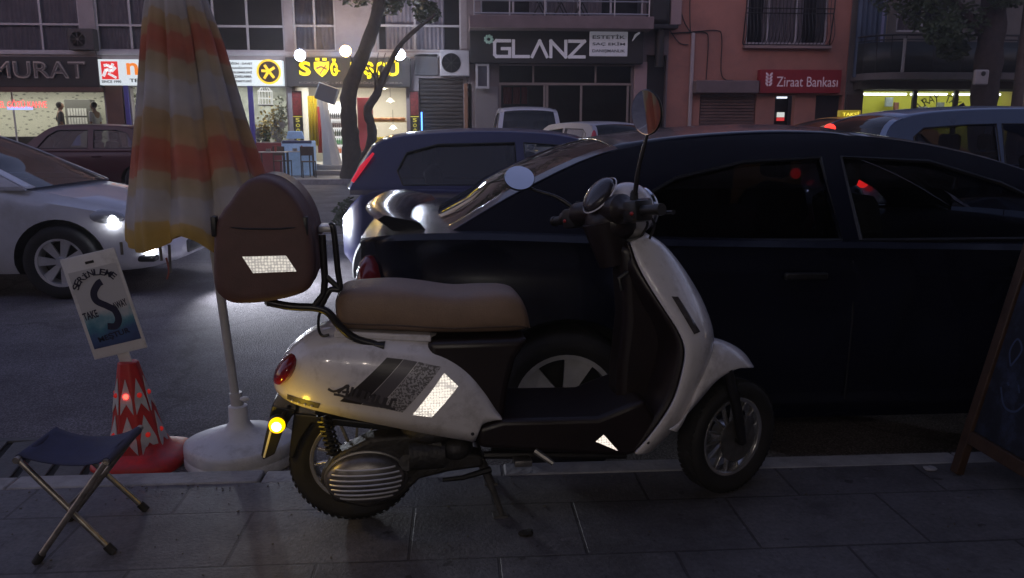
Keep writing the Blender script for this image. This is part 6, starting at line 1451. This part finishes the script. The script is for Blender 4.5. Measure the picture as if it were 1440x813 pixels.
# sign board
def B_(px, py): return Y(px, py, CY-.015)
TL, TR, BL_, BR_ = B_(96, 362), B_(173, 347), B_(134, 511), B_(206, 484)
se = empty('takeaway_sign', B_(170, 505), 0, 'tilted white and blue hand painted SERİNLEME TAKE AWAY board on the traffic cone', 'sign')
ux = ((TR-TL)+(BR_-BL_))/2; uz = ((TL-BL_)+(TR-BR_))/2; w_, h_ = ux.length, uz.length
ux.normalize(); uz = (uz-ux*uz.dot(ux)*.3).normalized(); org = (BL_+BR_)/2-se.location
MBs = Matrix(((ux.x, 0, uz.x, org.x), (0, 1, 0, org.y), (ux.z, 0, uz.z, org.z), (0, 0, 0, 1)))
bd = MB().box((-w_/2, 0, 0), (w_/2, .008, h_*1.0), bev=.003).box((-.02, .008, -.06), (.03, .014, .06)).build('board', M['basew'], se); bd.matrix_local = MBs
pt_ = bpy.data.materials.new('painted_print'); pt_.use_nodes = True; t = pt_.node_tree; p = t.nodes['Principled BSDF']; p.inputs['Roughness'].default_value = .5
tc_ = t.nodes.new('ShaderNodeTexCoord'); sx = t.nodes.new('ShaderNodeSeparateXYZ'); t.links.new(tc_.outputs['Object'], sx.inputs[0]); n1 = t.nodes.new('ShaderNodeTexNoise'); n1.inputs['Scale'].default_value = 16; n1.inputs['Detail'].default_value = 6; t.links.new(tc_.outputs['Object'], n1.inputs['Vector'])
ma = t.nodes.new('ShaderNodeMath'); ma.operation = 'MULTIPLY_ADD'; ma.inputs[1].default_value = .16; t.links.new(n1.outputs[0], ma.inputs[0]); t.links.new(sx.outputs[2], ma.inputs[2])
mr = t.nodes.new('ShaderNodeMapRange'); mr.inputs[1].default_value = .10; mr.inputs[2].default_value = h_*.78; t.links.new(ma.outputs[0], mr.inputs[0]); r = t.nodes.new('ShaderNodeValToRGB')
for i, (ps_, c_) in enumerate(((0, (.03, .045, .13)), (.28, (.045, .09, .22)), (.45, (.06, .2, .28)), (.58, (.18, .32, .40)), (.74, (.5, .5, .53)))):
    e_ = r.color_ramp.elements[i] if i < 2 else r.color_ramp.elements.new(ps_); e_.position = ps_; e_.color = (*c_, 1)
t.links.new(mr.outputs[0], r.inputs[0]); t.links.new(r.outputs[0], p.inputs['Base Color'])
MB().quad((-w_*.43, -.0015, h_*.10), (w_*.45, -.0015, h_*.10), (w_*.45, -.0015, h_*.86), (-w_*.43, -.0015, h_*.86)).build('painted_sheet', pt_, bd, smooth=False)
MB().box((-.018, -.001, h_*.905), (.018, .009, h_*.93)).build('hand_slot', M['black'], bd)
ink = mat('navy_ink', (.012, .012, .04), .5)
def stroke(mb, pts, r_, y_=-.0035):
    P = cr([(a*w_, 0, b*h_) for a, b in pts], 6); P = P if len(P) > 1 else P
    rows = []
    for i, q in enumerate(P):
        d = (P[min(i+1, len(P)-1)]-P[max(i-1, 0)]).normalized(); n = Vector((-d.z, 0, d.x))*r_; rows.append([Vector((q.x, y_, q.z))+n, Vector((q.x, y_, q.z))-n])
    mb.loft(rows, cap=False, closed=False)
mb = MB(); stroke(mb, [(.10, .715), (.02, .70), (-.10, .63), (-.10, .55), (.05, .48), (.16, .42), (.17, .33), (.08, .275), (-.06, .29)], w_*.062); mb.build('big_letter', ink, bd, smooth=False)
for i, ch in enumerate('SERİNLEME'):
    an = radians(158-i*15.5); text('letter', ch, ink, bd, .40*w_*cos(an), h_*.66+.155*h_*sin(an)*1.0, w_*.10, h_*.062, -.003, .001, rot=an-pi/2, bold=.02)
text('word', 'TAKE', ink, bd, -w_*.29, h_*.43, w_*.27, h_*.075, -.003, .001, rot=.08, bold=.02); text('word', 'AWAY', ink, bd, w_*.28, h_*.47, w_*.26, h_*.07, -.003, .001, rot=.15, bold=.02)
text('word', 'MEŞTUR', ink, bd, 0, h_*.19, w_*.6, h_*.07, -.003, .001, rot=.1, bold=.02)

# ================================================================== STOOL
hS = .315
fa, fb, fd, fcn = G(161, 778), G(50, 792), G(207, 718), G(96, 732)
ta, tb_, td, tcn = G(25, 646, hS), G(148, 651, hS), G(81, 605, hS), G(195, 604, hS)
so_ = (fa+fb+fd+fcn)/4; stl = empty('folding_stool', so_, 0, 'small folding stool with navy cloth seat and bare metal crossed legs', 'stool')
gm = mat('worn_steel', (.34, .31, .28), .35, metal=.85, noise=.35, nscale=30)
L_ = lambda p: p-so_
for (t_, f_) in ((ta, fa), (tb_, fb), (td, fd), (tcn, fcn)):
    lg = MB().tube([L_(t_), L_(f_)+(L_(t_)-L_(f_)).normalized()*.01], .0095, 12).build('leg', gm, stl)
    d = (L_(t_)-L_(f_)).normalized(); MB().tube([L_(f_)+d*.002, L_(f_)+d*.035], .0135, 12).build('rubber_foot', M['rubber'], lg)
MB().tube([L_(ta)+(L_(ta)-L_(td))*.05, L_(td)], .0105, 12).tube([L_(tb_), L_(tcn)+(L_(tcn)-L_(tb_))*.06], .0105, 12).build('seat_bar', gm, stl)
cr1 = L_(ta).lerp(L_(fa), .5); cr2 = L_(td).lerp(L_(fd), .5); MB().tube([cr1, cr2], .005, 8).build('pivot_rod', gm, stl)
rg = []
for i in range(13):
    u = i/12; a = L_(ta).lerp(L_(tb_), u); b = L_(td).lerp(L_(tcn), u); row = []
    for j in range(9):
        v = j/8*.94+.03; q = a.lerp(b, v); row.append((q.x, q.y, q.z+.011-.030*(4*u*(1-u))**.8+.004*sin(v*9+u*4)))
    rg.append(row)
MB().loft(rg, cap=False, closed=False).build('seat', M['navy'], stl, solid=.004)
for a, b in ((ta, td), (tb_, tcn)):
    a, b = L_(a), L_(b); MB().tube([a.lerp(b, .03), a.lerp(b, .97)], .0135, 12).build('seat_hem', M['navy'], stl)

# ================================================================== A-BOARD
FA, FB = G(1345, 665), G(1430, 722); FB = Vector((FA.x+.0, FB.y, 0))
tpp = Y(1440, 375, FA.y+.0); ld = (tpp-FA).normalized(); LL = 1.12
ab = empty('chalkboard_stand', FA, 0, 'brown wooden A-frame chalkboard with blue chalk drawings at the right edge', 'sign board')
wd_ = (FB-FA); nrm = ld.cross(wd_.normalized()).normalized(); ux_ = -wd_.normalized()
Mb = Matrix((( ux_.x, nrm.x, ld.x, 0), (ux_.y, nrm.y, ld.y, 0), (ux_.z, nrm.z, ld.z, 0), (0, 0, 0, 1)))
Wb = wd_.length+.12
def abp(name, x0, x1, z0, z1, m, y0=-.016, y1=.016, par=None, bev=.004):
    o = MB().box((x0, y0, z0), (x1, y1, z1)).build(name, m, par or ab, bevel=bev)
    if par is None: o.matrix_local = Mb
    return o
abp('leg', -.022, .022, 0, LL, M['wood']); abp('leg', -Wb-.022, -Wb+.022, 0, LL, M['wood'])
abp('rail', -Wb+.024, -.024, .13, .18, M['wood']); abp('rail', -Wb+.024, -.024, LL-.05, LL-.005, M['wood'])
cbm = mat('chalkboard', (.012, .014, .024), .7, noise=.35, nscale=5, dirt=(.05, .07, .14), dscale=5)
pn = abp('chalk_panel', -Wb+.024, -.024, .182, LL-.052, cbm, -.005, .005)
ck = MB(); 
nside = 1 if (Mb.to_3x3() @ Vector((0, 1, 0))).x < 0 else -1
def chalk(pts, r_=.004):
    P = cr([(-.02-a*Wb, 0, .18+b*.85) for a, b in pts], 5); rows = []
    for i, q in enumerate(P):
        d = (P[min(i+1, len(P)-1)]-P[max(i-1, 0)]).normalized(); n = Vector((-d.z, 0, d.x))*r_; rows.append([Vector((q.x, nside*.0065, q.z))+n, Vector((q.x, nside*.0065, q.z))-n])
    ck.loft(rows, cap=False, closed=False)
for pts in ([(.18, .34), (.12, .40), (.16, .46), (.24, .42), (.18, .34)], [(.34, .58), (.30, .45), (.33, .36), (.42, .38), (.40, .44)], [(.15, .24), (.25, .17), (.38, .17), (.46, .23)], [(.2, .27), (.23, .26)], [(.32, .28), (.36, .25)], [(.55, .5), (.6, .4), (.7, .45)], [(.5, .6), (.6, .66), (.72, .6)], [(.12, .64), (.2, .72), (.16, .8)], [(.3, .75), (.5, .8), (.7, .78)]): chalk(pts)
ck.build('chalk_drawing', mat('chalk_blue', (.05, .07, .13), .9), pn, smooth=False)
# rear pair of legs
ab2 = Matrix(((ux_.x, nrm.x, -ld.x, 0), (ux_.y, nrm.y, ld.y, 0), (ux_.z, nrm.z, ld.z, 0), (0, 0, 0, 1)))
tp2 = ld*LL
for dx in (0, -Wb):
    MB().tube([tp2*.97+ux_*dx+Vector((.03, 0, 0)), Vector((tp2.x*2, 0, 0))+ux_*dx+Vector((0, 0, .01))], .02, 4).build('leg', M['wood'], ab)
# litter
for k, (qx, qy, c_, lb_) in enumerate(((1308, 661, (.3, .3, .33), 'crumpled pale paper scrap on the pavement near the chalkboard'), (740, 752, (.02, .018, .015), 'dark dead leaf on the pavement below the scooter'))):
    g_ = G(qx, qy); mb = MB(); bmesh.ops.create_icosphere(mb.bm, subdivisions=2, radius=.02)
    for v in mb.bm.verts: v.co = Vector((v.co.x*1.3, v.co.y*1.1, v.co.z*.4))*(1+.5*random.uniform(-1, 1)*.5)
    o = mb.build(['paper_scrap', 'dead_leaf'][k], mat('litter', c_, .9), None, smooth=False); o.location = g_+Vector((0, 0, .007)); tag(o, lb_, ['litter', 'leaf'][k])
# phone flash: the reflective tapes in the photo are lit by it
fl_ = bpy.data.lights.new('phone_flash', 'POINT'); fl_.energy = 3.0; fl_.shadow_soft_size = .01; fl_.color = (1, .95, .9)
fo_ = bpy.data.objects.new('phone_flash', fl_); COL.objects.link(fo_); fo_.location = (.015, -.01, CAM_H+.02)

gm_ = MB()
for k in range(420):
    x_, y_ = random.uniform(-2.2, 2.6), random.choice((random.uniform(1.6, 2.86), random.gauss(2.85, .03), random.gauss(2.6, .25)))
    if y_ > 2.87: continue
    s_ = random.uniform(.0015, .005); bmesh.ops.create_cube(gm_.bm, size=s_, matrix=Matrix.Translation((x_, y_, s_*.4)) @ Matrix.Rotation(random.random()*3, 4, 'Z') @ Matrix.Diagonal((random.uniform(.6, 2.4), 1, .6, 1)))
tag(gm_.build('pavement_grit', mat('grit', (.12, .105, .09), .9), None, smooth=False), kind='stuff')

# thin haze volume, added for lamp bloom and a softer background
hz = MB().box((-36, -6.9, -1.4), (44, 36, 15)).build('haze', None, None, smooth=False)
hm = bpy.data.materials.new('thin_haze'); hm.use_nodes = True; t = hm.node_tree; t.nodes.clear()
o_ = t.nodes.new('ShaderNodeOutputMaterial'); pv_ = t.nodes.new('ShaderNodeVolumePrincipled'); pv_.inputs['Density'].default_value = .004; pv_.inputs['Color'].default_value = (.86, .85, .9, 1); pv_.inputs['Anisotropy'].default_value = .75
t.links.new(pv_.outputs[0], o_.inputs['Volume']); hz.data.materials.append(hm); tag(hz, kind='stuff')
